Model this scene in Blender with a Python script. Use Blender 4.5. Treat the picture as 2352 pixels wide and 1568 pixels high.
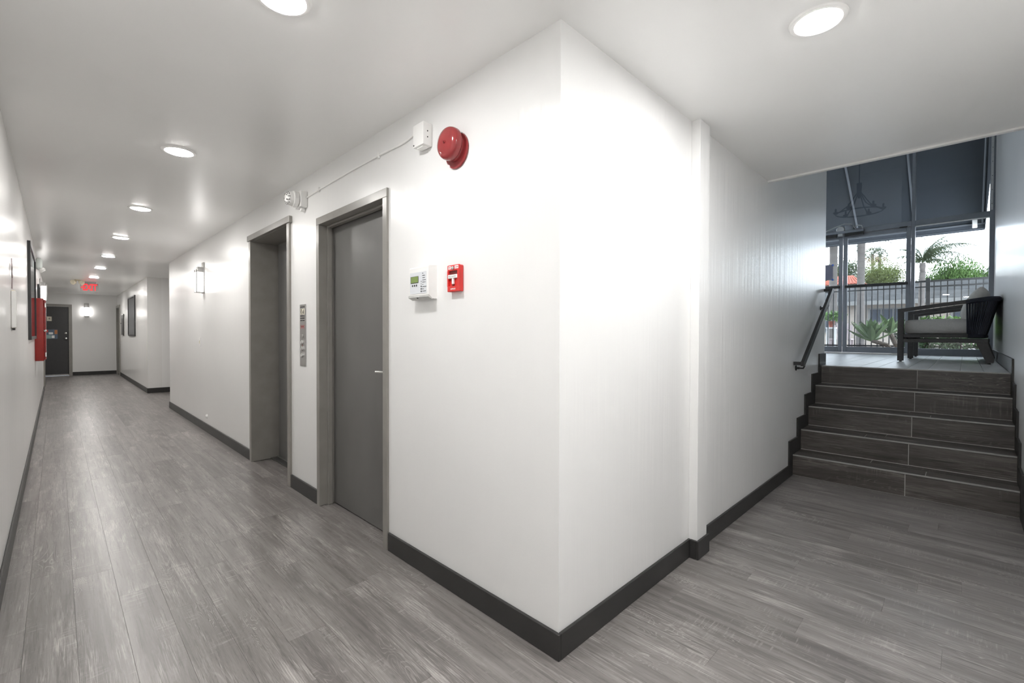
import bpy, bmesh, math, random
from mathutils import Vector, Matrix
random.seed(7)
for o in list(bpy.data.objects): bpy.data.objects.remove(o)
SC = bpy.context.scene
COL = SC.collection
R = math.radians

# ------------------------------------------------------------------ camera
CAMH = 1.25
cam_d = bpy.data.cameras.new('camera'); cam = bpy.data.objects.new('camera', cam_d); COL.objects.link(cam)
cam_d.sensor_width = 36.0; cam_d.lens = 1044.34 * 36.0 / 2352.0; cam_d.clip_start = 0.02; cam_d.clip_end = 300
_y, _p, _r = R(44.9168), R(-0.8246), R(0.1569)
_f = Vector((math.cos(_y)*math.cos(_p), math.sin(_y)*math.cos(_p), math.sin(_p)))
_r0 = Vector((math.sin(_y), -math.cos(_y), 0)); _u0 = _r0.cross(_f)
_rt = _r0*math.cos(_r) + _u0*math.sin(_r); _up = -_r0*math.sin(_r) + _u0*math.cos(_r)
cam.matrix_world = Matrix(((_rt.x, _up.x, -_f.x, 0), (_rt.y, _up.y, -_f.y, 0), (_rt.z, _up.z, -_f.z, CAMH), (0, 0, 0, 1)))
SC.camera = cam

# ------------------------------------------------------------------ world, light, exposure
SKY = 5.6
LAMP_W = 10.5
LAMP_SPREAD = 178
LAMP_COL = (1.0, 0.968, 0.925)
LAMP_NEAR = (1.0, 0.998, 0.995)
SCONCE_E = 6.5
w = bpy.data.worlds.new('sky'); SC.world = w; w.use_nodes = True
nt = w.node_tree; nt.nodes.clear()
_o = nt.nodes.new('ShaderNodeOutputWorld'); _b = nt.nodes.new('ShaderNodeBackground')
_tc = nt.nodes.new('ShaderNodeTexCoord'); _sx = nt.nodes.new('ShaderNodeSeparateXYZ'); _cr = nt.nodes.new('ShaderNodeValToRGB')
nt.links.new(_tc.outputs['Generated'], _sx.inputs[0]); nt.links.new(_sx.outputs['Z'], _cr.inputs[0])
_e = _cr.color_ramp.elements
_e[0].position = 0.0; _e[0].color = (0.93, 0.965, 1.0, 1)
_e[1].position = 0.7; _e[1].color = (0.42, 0.48, 0.56, 1)
_m = _cr.color_ramp.elements.new(0.15); _m.color = (0.80, 0.87, 0.95, 1)
nt.links.new(_cr.outputs[0], _b.inputs[0]); _b.inputs[1].default_value = SKY
nt.links.new(_b.outputs[0], _o.inputs[0])

vs = SC.view_settings
vs.view_transform = 'Standard'; vs.look = 'None'; vs.gamma = 1.0; vs.use_curve_mapping = False
vs.exposure = 0.92
cy = SC.cycles
cy.use_denoising = True
cy.max_bounces = 10; cy.diffuse_bounces = 6; cy.glossy_bounces = 4; cy.transmission_bounces = 6; cy.transparent_max_bounces = 16
cy.sample_clamp_indirect = 6.0; cy.caustics_reflective = False; cy.caustics_refractive = False
cy.blur_glossy = 0.5

# ------------------------------------------------------------------ materials
MATS = {}
def new_mat(name):
    m = bpy.data.materials.new(name); m.use_nodes = True
    n = m.node_tree.nodes; n.clear()
    out = n.new('ShaderNodeOutputMaterial'); b = n.new('ShaderNodeBsdfPrincipled')
    m.node_tree.links.new(b.outputs[0], out.inputs[0])
    MATS[name] = m
    return m, n, m.node_tree.links, b, out
def c4(c): return (c[0], c[1], c[2], 1)
def coords(n, l, scale, world=False, rnd=False):
    """a mapped position; object space by default, shifted per object when rnd"""
    if world:
        g = n.new('ShaderNodeNewGeometry'); src = g.outputs['Position']
    else:
        g = n.new('ShaderNodeTexCoord'); src = g.outputs['Object']
    if rnd:
        oi = n.new('ShaderNodeObjectInfo'); mm = n.new('ShaderNodeMath'); mm.operation = 'MULTIPLY'; mm.inputs[1].default_value = 91.7
        l.new(oi.outputs['Random'], mm.inputs[0])
        va = n.new('ShaderNodeVectorMath'); va.operation = 'ADD'
        l.new(src, va.inputs[0]); l.new(mm.outputs[0], va.inputs[1]); src = va.outputs[0]
    mp = n.new('ShaderNodeMapping'); mp.inputs['Scale'].default_value = scale
    l.new(src, mp.inputs[0])
    return mp.outputs[0]
def noise(n, l, vec, scale=1.0, detail=4, rough=0.55, dist=0.0):
    t = n.new('ShaderNodeTexNoise'); t.inputs['Scale'].default_value = scale; t.inputs['Detail'].default_value = detail
    t.inputs['Roughness'].default_value = rough; t.inputs['Distortion'].default_value = dist
    l.new(vec, t.inputs['Vector']); return t.outputs['Fac']
def ramp(n, l, fac, stops):
    r = n.new('ShaderNodeValToRGB'); e = r.color_ramp.elements
    while len(e) > 1: e.remove(e[-1])
    e[0].position = stops[0][0]; e[0].color = c4(stops[0][1])
    for p, c in stops[1:]:
        x = e.new(p); x.color = c4(c)
    l.new(fac, r.inputs[0]); return r.outputs[0]
def mixc(n, l, fac, a, b, mode='MIX'):
    m = n.new('ShaderNodeMix'); m.data_type = 'RGBA'; m.blend_type = mode
    for s, v in ((m.inputs[0], fac), (m.inputs[6], a), (m.inputs[7], b)):
        if isinstance(v, (int, float)): s.default_value = v
        elif isinstance(v, tuple): s.default_value = c4(v)
        else: l.new(v, s)
    return m.outputs[2]
def bump(n, l, b, h, strength=0.1, dist=0.01):
    bm_ = n.new('ShaderNodeBump'); bm_.inputs['Strength'].default_value = strength; bm_.inputs['Distance'].default_value = dist
    l.new(h, bm_.inputs['Height']); l.new(bm_.outputs[0], b.inputs['Normal'])
def simple(name, col, rough=0.5, metal=0.0, var=0.08, scale=(14, 14, 14), bmp=0.0, spec=0.5, bscale=None):
    m, n, l, b, _ = new_mat(name)
    f = noise(n, l, coords(n, l, scale, rnd=True), 1.0, 4)
    lo = tuple(max(0, x*(1-var)) for x in col); hi = tuple(min(1, x*(1+var)) for x in col)
    l.new(ramp(n, l, f, [(0.3, lo), (0.7, hi)]), b.inputs['Base Color'])
    b.inputs['Roughness'].default_value = rough; b.inputs['Metallic'].default_value = metal
    b.inputs['Specular IOR Level'].default_value = spec
    if bmp:
        h = noise(n, l, coords(n, l, bscale or tuple(4*s for s in scale)), 1.0, 3)
        bump(n, l, b, h, bmp, 0.004)
    return m
def emit(name, col, strength):
    m = bpy.data.materials.new(name); m.use_nodes = True; n = m.node_tree.nodes; n.clear()
    out = n.new('ShaderNodeOutputMaterial'); e = n.new('ShaderNodeEmission')
    e.inputs[0].default_value = c4(col); e.inputs[1].default_value = strength
    m.node_tree.links.new(e.outputs[0], out.inputs[0]); MATS[name] = m; return m

def wall_paint(name, col, rough, streak, strength):
    m, n, l, b, _ = new_mat(name)
    f = noise(n, l, coords(n, l, (1.3, 1.3, 1.0), world=True), 1.0, 3)
    l.new(ramp(n, l, f, [(0.3, tuple(x*0.975 for x in col)), (0.7, col)]), b.inputs['Base Color'])
    b.inputs['Roughness'].default_value = rough
    h = noise(n, l, coords(n, l, streak, world=True), 1.0, 3, 0.6)
    h2 = noise(n, l, coords(n, l, (160, 160, 160), world=True), 1.0, 2)
    ad = n.new('ShaderNodeMath'); ad.operation = 'MULTIPLY_ADD'; ad.inputs[1].default_value = 0.06
    l.new(h2, ad.inputs[0]); l.new(h, ad.inputs[2])
    bump(n, l, b, ad.outputs[0], strength, 0.012)
    return m
wall_paint('wall_paint', (0.815, 0.813, 0.806), 0.285, (22, 22, 0.8), 0.20)
wall_paint('wall_paint_gloss', (0.81, 0.805, 0.792), 0.24, (20, 20, 0.7), 0.16)
wall_paint('ceiling_paint', (0.90, 0.896, 0.886), 0.30, (3.0, 5.0, 3.0), 0.06)

def wood_floor(name, dark, light, streakc, axis, rough=(0.27, 0.36), contrast=1.0, spec=0.6, gs=1.0):
    m, n, l, b, _ = new_mat(name)
    def sc(across, along): return (across*gs, along*gs, across*gs)
    oi = n.new('ShaderNodeObjectInfo')
    base = ramp(n, l, oi.outputs['Random'], [(0.0, dark), (1.0, light)])
    def mul(x, y):
        m_ = n.new('ShaderNodeMath'); m_.operation = 'MULTIPLY'
        for sck, v in ((m_.inputs[0], x), (m_.inputs[1], y)):
            if isinstance(v, (int, float)): sck.default_value = v
            else: l.new(v, sck)
        return m_.outputs[0]
    def band01(x, lo, hi, top=1.0):
        r_ = n.new('ShaderNodeMapRange'); r_.inputs[1].default_value = lo; r_.inputs[2].default_value = hi; r_.inputs[3].default_value = 0.0; r_.inputs[4].default_value = top
        l.new(x, r_.inputs[0]); return r_.outputs[0]
    pale = tuple(min(1, x*1.75) for x in streakc)
    # long soft tone bands along the board
    soft = noise(n, l, coords(n, l, sc(24, 0.8), rnd=True), 1.0, 5, 0.6)
    c1 = mixc(n, l, band01(soft, 0.42, 0.72, 0.85), base, streakc)
    # fine grain: thin broken lines
    fine = noise(n, l, coords(n, l, sc(230, 7.0), rnd=True), 1.0, 5, 0.65, 0.5)
    coarse = noise(n, l, coords(n, l, sc(70, 3.0), rnd=True), 1.0, 5, 0.7, 0.6)
    # worn areas where the pale limewash stays in the grain
    wear = noise(n, l, coords(n, l, sc(9.0, 1.7), rnd=True), 1.0, 5, 0.65, 0.5)
    wearm = band01(wear, 0.47, 0.70)
    lines = band01(fine, 0.47, 0.60)
    c2 = mixc(n, l, mul(mul(lines, wearm), 0.95*contrast), c1, pale)
    c2 = mixc(n, l, mul(band01(wear, 0.60, 0.78), 0.55*contrast), c2, pale)
    c2 = mixc(n, l, mul(band01(coarse, 0.54, 0.68), 0.40*contrast), c2, streakc)
    # saw marks across the board inside worn areas
    saw = noise(n, l, coords(n, l, sc(8.0, 110.0), rnd=True), 1.0, 3, 0.6)
    sawm = band01(noise(n, l, coords(n, l, sc(5.0, 2.4), rnd=True), 1.3, 4, 0.6), 0.54, 0.66)
    c2 = mixc(n, l, mul(mul(band01(saw, 0.52, 0.66), sawm), 0.45*contrast), c2, pale)
    # cathedral figure: contour lines of a slow field
    fld = noise(n, l, coords(n, l, sc(6.0, 1.0), rnd=True), 1.0, 3, 0.5, 0.7)
    sn = n.new('ShaderNodeMath'); sn.operation = 'SINE'; l.new(mul(fld, 330.0), sn.inputs[0])
    fig = band01(sn.outputs[0], 0.55, 1.0)
    msk = band01(noise(n, l, coords(n, l, sc(4.5, 1.5), rnd=True), 1.0, 4, 0.6), 0.53, 0.66)
    c3 = mixc(n, l, mul(mul(fig, msk), 0.65*contrast), c2, pale)
    # dark grain and pores
    pores = noise(n, l, coords(n, l, sc(300, 12), rnd=True), 1.0, 3, 0.6)
    c4_ = mixc(n, l, mul(band01(coarse, 0.46, 0.34), 0.55*contrast), c3, tuple(x*0.55 for x in dark))
    c5 = mixc(n, l, mul(band01(pores, 0.40, 0.28), 0.6*contrast), c4_, tuple(x*0.45 for x in dark))
    l.new(c5, b.inputs['Base Color'])
    rr = n.new('ShaderNodeMapRange'); rr.inputs[3].default_value = rough[0]; rr.inputs[4].default_value = rough[1]
    l.new(fine, rr.inputs[0]); l.new(rr.outputs[0], b.inputs['Roughness'])
    b.inputs['Specular IOR Level'].default_value = spec
    bump(n, l, b, fine, 0.06, 0.002)
    return m
wood_floor('plank_vinyl', (0.123, 0.112, 0.106), (0.188, 0.173, 0.166), (0.265, 0.248, 0.238), 1)
wood_floor('stair_tile', (0.046, 0.040, 0.036), (0.064, 0.056, 0.050), (0.125, 0.113, 0.104), 1, (0.38, 0.52), 1.25, 0.5, 0.62)
simple('grout', (0.50, 0.49, 0.475), 0.8)
simple('nosing_metal', (0.34, 0.335, 0.325), 0.38, 0.2)
simple('subfloor', (0.09, 0.084, 0.078), 0.8)
simple('base_charcoal', (0.038, 0.037, 0.036), 0.42, var=0.12, scale=(6, 6, 6), bmp=0.05, spec=0.3)
simple('door_grey', (0.135, 0.131, 0.127), 0.34, var=0.05, scale=(5, 5, 2), bmp=0.04, bscale=(40, 40, 40))
simple('frame_taupe', (0.255, 0.242, 0.222), 0.30, var=0.08, scale=(7, 7, 7), bmp=0.10, bscale=(35, 35, 35))
simple('steel_brushed', (0.42, 0.415, 0.405), 0.34, 0.85, scale=(60, 60, 3))
simple('elevator_steel', (0.21, 0.208, 0.204), 0.30, 0.35, scale=(40, 40, 2))
simple('sill_metal', (0.10, 0.10, 0.098), 0.4, 0.6)
simple('chrome', (0.75, 0.75, 0.74), 0.16, 1.0, var=0.02)
simple('red_enamel', (0.27, 0.034, 0.036), 0.15, var=0.10, bmp=0.03)
simple('red_plastic', (0.62, 0.030, 0.026), 0.32, var=0.06)
simple('red_cabinet', (0.27, 0.017, 0.013), 0.34, var=0.10)
simple('dark_red', (0.12, 0.008, 0.008), 0.4)
simple('white_plastic', (0.82, 0.815, 0.80), 0.36, var=0.02)
simple('cream_plastic', (0.72, 0.66, 0.52), 0.42, var=0.04)
simple('grey_plastic', (0.42, 0.43, 0.44), 0.45)
simple('faceplate', (0.66, 0.68, 0.71), 0.4, var=0.03)
simple('lcd_green', (0.19, 0.27, 0.075), 0.25, var=0.05)
simple('black_plastic', (0.012, 0.012, 0.013), 0.4)
simple('dark_metal', (0.018, 0.018, 0.019), 0.42, var=0.15)
simple('print_dark', (0.03, 0.03, 0.032), 0.6)
simple('print_red', (0.55, 0.05, 0.04), 0.6)
simple('white_ink', (0.85, 0.85, 0.84), 0.6, var=0.01)
simple('silver_key', (0.55, 0.60, 0.57), 0.25, 0.8)
simple('picture_frame', (0.016, 0.016, 0.017), 0.35)
simple('mat_board', (0.62, 0.60, 0.58), 0.6, var=0.03)
simple('art_grey', (0.58, 0.565, 0.56), 0.5, var=0.16, scale=(2.4, 2.4, 2.4))
simple('aluminium_grey', (0.20, 0.218, 0.248), 0.38, 0.3, var=0.05)
simple('white_trim', (0.86, 0.855, 0.84), 0.45, var=0.03)
simple('lobby_tile', (0.60, 0.60, 0.595), 0.32, var=0.06, scale=(5, 5, 5))
simple('chair_frame', (0.030, 0.028, 0.027), 0.5, var=0.2, scale=(6, 40, 40))
simple('chair_rope', (0.010, 0.013, 0.022), 0.75, var=0.3, scale=(60, 60, 60), bmp=0.3, bscale=(160, 160, 160))
simple('cushion_fabric', (0.46, 0.445, 0.425), 0.9, var=0.05, scale=(60, 60, 60), bmp=0.18, bscale=(420, 420, 420))
simple('pillow_fabric', (0.50, 0.48, 0.45), 0.9, var=0.05, scale=(60, 60, 60), bmp=0.18, bscale=(420, 420, 420))
simple('awning_canvas', (0.030, 0.039, 0.051), 0.85, var=0.10, scale=(3, 3, 3), bmp=0.05, bscale=(300, 300, 300))
simple('valance_canvas', (0.055, 0.066, 0.085), 0.85, var=0.08)  # lighter than the canvas above: daylight through the cloth put into the colour
simple('fence_black', (0.008, 0.008, 0.008), 0.45)
simple('paving', (0.230, 0.210, 0.200), 0.8, var=0.12, scale=(3, 3, 3), spec=0.12)
simple('soil', (0.10, 0.075, 0.055), 0.95, var=0.3)
simple('leaf_agave', (0.155, 0.225, 0.100), 0.5, var=0.22, scale=(5, 5, 5), spec=0.12)
simple('agave_stem', (0.140, 0.110, 0.085), 0.9, var=0.25, scale=(20, 20, 20), bmp=0.3)
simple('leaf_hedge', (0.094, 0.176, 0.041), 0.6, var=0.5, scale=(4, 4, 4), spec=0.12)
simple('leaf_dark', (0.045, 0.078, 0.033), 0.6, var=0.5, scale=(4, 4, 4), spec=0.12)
simple('leaf_tree_a', (0.080, 0.100, 0.028), 0.7, var=0.55, scale=(0.8, 0.8, 0.8), spec=0.12)
simple('leaf_tree_b', (0.050, 0.090, 0.024), 0.7, var=0.5, scale=(0.8, 0.8, 0.8), spec=0.12)
simple('leaf_tree_c', (0.045, 0.066, 0.028), 0.7, var=0.5, scale=(0.8, 0.8, 0.8), spec=0.12)
simple('palm_leaf', (0.045, 0.060, 0.030), 0.6, var=0.35, scale=(2, 2, 2), spec=0.12)
simple('palm_trunk', (0.105, 0.095, 0.088), 0.9, var=0.2, scale=(3, 3, 14), bmp=0.3, spec=0.12)
simple('bark', (0.096, 0.072, 0.054), 0.95, var=0.3)
simple('dead_frond', (0.150, 0.114, 0.066), 0.9, var=0.3)
simple('house_wall', (0.210, 0.185, 0.160), 0.9, var=0.08, spec=0.12)
simple('house_window', (0.028, 0.033, 0.043), 0.2)
simple('house_fascia', (0.10, 0.10, 0.095), 0.7)
simple('terracotta', (0.252, 0.078, 0.051), 0.85, var=0.2, spec=0.12)
simple('pale_pink_wood', (0.330, 0.275, 0.270), 0.7, var=0.1)
simple('paper_violet', (0.240, 0.240, 0.312), 0.8, var=0.04)
simple('tape_blue', (0.05, 0.14, 0.55), 0.6)
simple('note_paper', (0.70, 0.66, 0.55), 0.8)
simple('note_teal', (0.300, 0.420, 0.400), 0.8)
simple('note_orange', (0.50, 0.22, 0.10), 0.8)
simple('note_blue', (0.12, 0.16, 0.22), 0.8)
emit('lamp_glow', (1.0, 0.985, 0.96), 55.0)
emit('sconce_glow', (1.0, 0.97, 0.94), SCONCE_E)
emit('exit_glow', (1.0, 0.05, 0.06), 0.75)

m, n, l, b, _ = new_mat('roof_shingle')
br = n.new('ShaderNodeTexBrick'); br.inputs['Scale'].default_value = 1.0
br.inputs['Brick Width'].default_value = 0.30; br.inputs['Row Height'].default_value = 0.16; br.inputs['Mortar Size'].default_value = 0.012
br.inputs['Color1'].default_value = (0.022, 0.022, 0.021, 1); br.inputs['Color2'].default_value = (0.040, 0.040, 0.038, 1); br.inputs['Mortar'].default_value = (0.012, 0.012, 0.012, 1)
g = n.new('ShaderNodeTexCoord'); mp = n.new('ShaderNodeMapping'); mp.inputs['Rotation'].default_value = (0, 0, R(90)); l.new(g.outputs['Object'], mp.inputs[0]); l.new(mp.outputs[0], br.inputs[0])
ff = noise(n, l, coords(n, l, (4, 2.2, 4)), 1, 5, 0.7)
l.new(mixc(n, l, 0.5, br.outputs[0], ramp(n, l, ff, [(0.38, (0.005, 0.005, 0.005)), (0.66, (0.065, 0.065, 0.063))])), b.inputs['Base Color']); b.inputs['Roughness'].default_value = 0.9; b.inputs['Specular IOR Level'].default_value = 0.1

def glass_mat(name, tint, ior=1.5):
    m = bpy.data.materials.new(name); m.use_nodes = True; n = m.node_tree.nodes; n.clear(); l = m.node_tree.links
    out = n.new('ShaderNodeOutputMaterial'); mx = n.new('ShaderNodeMixShader'); t = n.new('ShaderNodeBsdfTransparent'); gl = n.new('ShaderNodeBsdfGlossy')
    fr = n.new('ShaderNodeFresnel'); fr.inputs[0].default_value = ior
    t.inputs[0].default_value = c4(tint); gl.inputs['Roughness'].default_value = 0.0; gl.inputs[0].default_value = (0.95, 0.97, 1, 1)
    l.new(fr.outputs[0], mx.inputs[0]); l.new(t.outputs[0], mx.inputs[1]); l.new(gl.outputs[0], mx.inputs[2]); l.new(mx.outputs[0], out.inputs[0])
    MATS[name] = m; return m
glass_mat('pane_glass', (0.95, 0.97, 0.98), 1.45)
glass_mat('picture_glass', (0.98, 0.98, 0.98), 1.18)
glass_mat('acrylic', (0.86, 0.90, 0.88), 1.35)

# ------------------------------------------------------------------ geometry helpers
WL = {}
class MB:
    def __init__(s): s.v = []; s.f = []
    def add(s, vs, fs):
        o = len(s.v); s.v += [Vector(v) for v in vs]; s.f += [tuple(i+o for i in f) for f in fs]; return s
    def box(s, x0, x1, y0, y1, z0, z1, bev=0.0, seg=1):
        if bev <= 0:
            vs = [(x0,y0,z0),(x1,y0,z0),(x1,y1,z0),(x0,y1,z0),(x0,y0,z1),(x1,y0,z1),(x1,y1,z1),(x0,y1,z1)]
            return s.add(vs, [(0,3,2,1),(4,5,6,7),(0,1,5,4),(1,2,6,5),(2,3,7,6),(3,0,4,7)])
        bm = bmesh.new(); bmesh.ops.create_cube(bm, size=1)
        for v in bm.verts:
            v.co = ((x0+x1)/2 + v.co.x*(x1-x0), (y0+y1)/2 + v.co.y*(y1-y0), (z0+z1)/2 + v.co.z*(z1-z0))
        bmesh.ops.bevel(bm, geom=bm.edges[:], offset=bev, segments=seg, affect='EDGES', profile=0.5)
        return s.bm(bm)
    def bm(s, bm, mat=None):
        bm.verts.index_update()
        s.add([(mat @ v.co if mat else v.co) for v in bm.verts], [tuple(v.index for v in f.verts) for f in bm.faces]); bm.free(); return s
    def prism(s, poly, axis, a, b):
        """poly in the two other axes (cyclic order), extruded from a to b along axis"""
        n = len(poly)
        def P(q, t):
            if axis == 0: return (t, q[0], q[1])
            if axis == 1: return (q[0], t, q[1])
            return (q[0], q[1], t)
        vs = [P(q, a) for q in poly] + [P(q, b) for q in poly]
        fs = [tuple(range(n))[::-1], tuple(range(n, 2*n))] + [(i, (i+1) % n, n+(i+1) % n, n+i) for i in range(n)]
        return s.add(vs, fs)
    def tube(s, pts, r, seg=8, caps=True, flat=None):
        pts = [Vector(p) for p in pts]; n = len(pts); vs = []; fs = []
        up = Vector((0, 0, 1))
        rs = r if isinstance(r, (list, tuple)) else [r]*n
        for i, p in enumerate(pts):
            d = (pts[min(i+1, n-1)] - pts[max(i-1, 0)]).normalized()
            a = d.cross(up)
            if a.length < 1e-3: a = d.cross(Vector((1, 0, 0)))
            a.normalize(); c = a.cross(d).normalized()
            for k in range(seg):
                t = 2*math.pi*(k+0.5)/seg
                vs.append(p + a*math.cos(t)*rs[i] + c*math.sin(t)*rs[i]*(flat or 1))
        for i in range(n-1):
            for k in range(seg):
                k2 = (k+1) % seg; fs.append((i*seg+k, i*seg+k2, (i+1)*seg+k2, (i+1)*seg+k))
        if caps: fs += [tuple(range(seg))[::-1], tuple(range((n-1)*seg, n*seg))]
        return s.add(vs, fs)
    def lathe(s, prof, base, axis, seg=32):
        """prof: list of (radius, distance along axis)"""
        ax = Vector(axis).normalized(); a = ax.orthogonal().normalized(); c = ax.cross(a); base = Vector(base)
        vs = []; fs = []
        for r, h in prof:
            for k in range(seg):
                t = 2*math.pi*k/seg; vs.append(base + ax*h + (a*math.cos(t) + c*math.sin(t))*max(r, 1e-5))
        for i in range(len(prof)-1):
            for k in range(seg):
                k2 = (k+1) % seg; fs.append((i*seg+k, i*seg+k2, (i+1)*seg+k2, (i+1)*seg+k))
        fs += [tuple(range(seg))[::-1], tuple(range((len(prof)-1)*seg, len(prof)*seg))]
        return s.add(vs, fs)
    def build(s, name, mat, parent=None, smooth=False, keep_origin=None):
        xs = [v.x for v in s.v]; ys = [v.y for v in s.v]; zs = [v.z for v in s.v]
        org = Vector(keep_origin) if keep_origin is not None else Vector(((min(xs)+max(xs))/2, (min(ys)+max(ys))/2, min(zs)))
        me = bpy.data.meshes.new(name); me.from_pydata([v-org for v in s.v], [], s.f); me.validate()
        bm = bmesh.new(); bm.from_mesh(me); bmesh.ops.recalc_face_normals(bm, faces=bm.faces[:]); bm.to_mesh(me); bm.free()
        if smooth:
            me.polygons.foreach_set('use_smooth', [True]*len(me.polygons)); me.set_sharp_from_angle(angle=R(38))
        me.materials.append(MATS[mat] if isinstance(mat, str) else mat)
        o = bpy.data.objects.new(name, me); COL.objects.link(o)
        WL[o] = org
        if parent is not None: o.parent = parent; o.location = org - WL[parent]
        else: o.location = org
        return o
def box(*a, **k): return MB().box(*a, **k)
def root(name, loc, label=None, cat=None, group=None, kind=None):
    o = bpy.data.objects.new(name, None); COL.objects.link(o); o.empty_display_size = 0.1
    o.location = loc; WL[o] = Vector(loc); return tag(o, label, cat, group, kind)
def tag(o, label=None, cat=None, group=None, kind=None):
    if label: o['label'] = label
    if cat: o['category'] = cat
    if group: o['group'] = group
    if kind: o['kind'] = kind
    return o
def struct(o): o['kind'] = 'structure'; return o
def dup(o, loc=None, parent=None):
    c = o.copy(); COL.objects.link(c); WL[c] = WL[o].copy()
    if parent is not None: c.parent = parent
    if loc is not None: c.location = loc; WL[c] = Vector(loc)
    for ch in list(o.children): dup(ch, None, c)
    return c
def text(name, s, size, org, right, up, mat, parent, depth=0.0006, align='CENTER', sx=1.0, bold=0.0):
    """flat lettering lying in the plane of right/up at org"""
    cu = bpy.data.curves.new(name, 'FONT'); cu.body = s; cu.size = size; cu.align_x = align; cu.align_y = 'CENTER'; cu.extrude = depth; cu.resolution_u = 2; cu.offset = bold
    t = bpy.data.objects.new(name, cu); COL.objects.link(t)
    dg = bpy.context.evaluated_depsgraph_get(); me = bpy.data.meshes.new_from_object(t.evaluated_get(dg))
    bpy.data.objects.remove(t)
    rv = Vector(right).normalized(); uv = Vector(up).normalized(); nv = rv.cross(uv)
    mb = MB(); mb.add([Vector(org) + rv*v.co.x*sx + uv*v.co.y + nv*v.co.z for v in me.vertices], [tuple(p.vertices) for p in me.polygons])
    bpy.data.meshes.remove(me)
    return mb.build(name, mat, parent)

XA = 1.358; YB = 1.097; XL = -0.20; YR = -0.292; H = 2.445; ZT = 0.935; FX = 9.95; LH = 5.2
RX = [4.66, 4.94, 5.22, 5.50, 5.77]; RISE = 0.187
YE = 18.9

# ------------------------------------------------------------------ room shell
wp = 'wall_paint'
wa = MB()
for y0, y1, z0 in ((YB, 2.375, 0), (2.375, 3.347, 2.072), (3.347, 3.915, 0), (3.915, 4.972, 2.185), (4.972, 9.54, 0)):
    wa.box(XA, XA+0.3, y0, y1, z0, H)
struct(wa.build('wall_corridor_right', wp))
wb = MB(); wb.box(XA+0.3, 3.9, YB, YB+0.28, 0, H); wb.box(3.9, 5.97, YB, YB+0.28, 0, LH)
struct(wb.build('wall_stair_left', wp))
struct(box(XL-0.3, 3.9, YR-0.2, YR, 0, H).box(3.9, FX+0.12, YR-0.2, YR, 0, LH).build('wall_stair_right', 'wall_paint_gloss'))
struct(box(XL-0.3, XL, YR, 14.42, 0, H).box(XL-0.3, XL, 14.42, 15.36, 2.08, H).box(XL-0.3, XL, 15.36, 16.4, 0, H).build('wall_left', 'wall_paint_gloss'))
struct(box(XL-0.3, XL-0.22, 14.3, 15.5, 0, H).build('wall_left_room', wp))
struct(box(-1.5, XL-0.3, 16.25, 16.4, 0, H).box(-1.5, -1.4, 16.4, YE, 0, H).build('wall_left_end', wp))
struct(box(-1.5, -0.605, YE, YE+0.2, 0, H).box(-0.605, 0.272, YE, YE+0.2, 2.045, H).box(0.272, 1.36, YE, YE+0.2, 0, H).build('wall_back', 'wall_paint_gloss'))
struct(box(1.36, 1.6, 12.2, 17.95, 0, H).box(1.36, 1.6, 17.95, 18.84, 2.045, H).box(1.36, 1.6, 18.84, YE+0.2, 0, H).build('wall_far_right', 'wall_paint_gloss'))
struct(box(1.6, 3.2, 12.2, 12.4, 0, H).box(3.2, 3.35, 9.4, 12.4, 0, H).box(XA+0.3, 3.2, 9.4, 9.54, 0, H).build('wall_side_passage', wp))
struct(box(XL-0.5, 3.9, YR-0.25, YB+0.28, H, H+0.2).box(-1.5, 3.9, YB+0.28, YE+0.2, H, H+0.2).build('ceiling', 'ceiling_paint'))
struct(box(3.72, 3.9, YR-0.2, YB+0.28, H+0.2, LH).build('wall_above_soffit', wp))
struct(box(3.892, 3.922, YR, YB, H-0.012, H+0.022).build('trim_1', 'white_trim'))
struct(box(2.518, 2.65, 1.048, YB, 0, H, bev=0.002).build('trim_2', wp))
# lobby shell, its unseen left side drawn out to bring in daylight
struct(box(5.82, 5.97, YB+0.28, 8.0, 0, LH).build('wall_lobby_back', wp))
struct(box(5.82, FX+0.12, 8.0, 8.2, 0, LH).build('wall_lobby_left', wp))
struct(box(3.7, FX+0.12, YR-0.2, 8.2, LH, LH+0.15).build('ceiling_lobby', 'ceiling_paint'))

# ------------------------------------------------------------------ floors
fl = struct(box(XL-0.3, 4.9, YR-0.2, YB+0.1, -0.12, -0.006).box(-1.5, XA+0.32, YB+0.1, YE+0.35, -0.12, -0.006).box(XA+0.32, 3.3, 9.4, 12.4, -0.12, -0.006).build('floor', 'subfloor'))
PW, PL, GAP = 0.152, 1.22, 0.0002
def plank(x0, x1, y0, y1):
    c = 0.0004; g = GAP
    x0 += g; x1 -= g; y0 += g; y1 -= g
    if x1-x0 < 0.012 or y1-y0 < 0.02: return
    m_ = MB(); zb, zt = -0.006, 0.0
    vs = [(x0,y0,zb),(x1,y0,zb),(x1,y1,zb),(x0,y1,zb),(x0,y0,zt-c),(x1,y0,zt-c),(x1,y1,zt-c),(x0,y1,zt-c),(x0+c,y0+c,zt),(x1-c,y0+c,zt),(x1-c,y1-c,zt),(x0+c,y1-c,zt)]
    m_.add(vs, [(0,1,5,4),(1,2,6,5),(2,3,7,6),(3,0,4,7),(4,5,9,8),(5,6,10,9),(6,7,11,10),(7,4,8,11),(8,9,10,11)])
    m_.build('floor_plank', 'plank_vinyl', fl)
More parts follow.
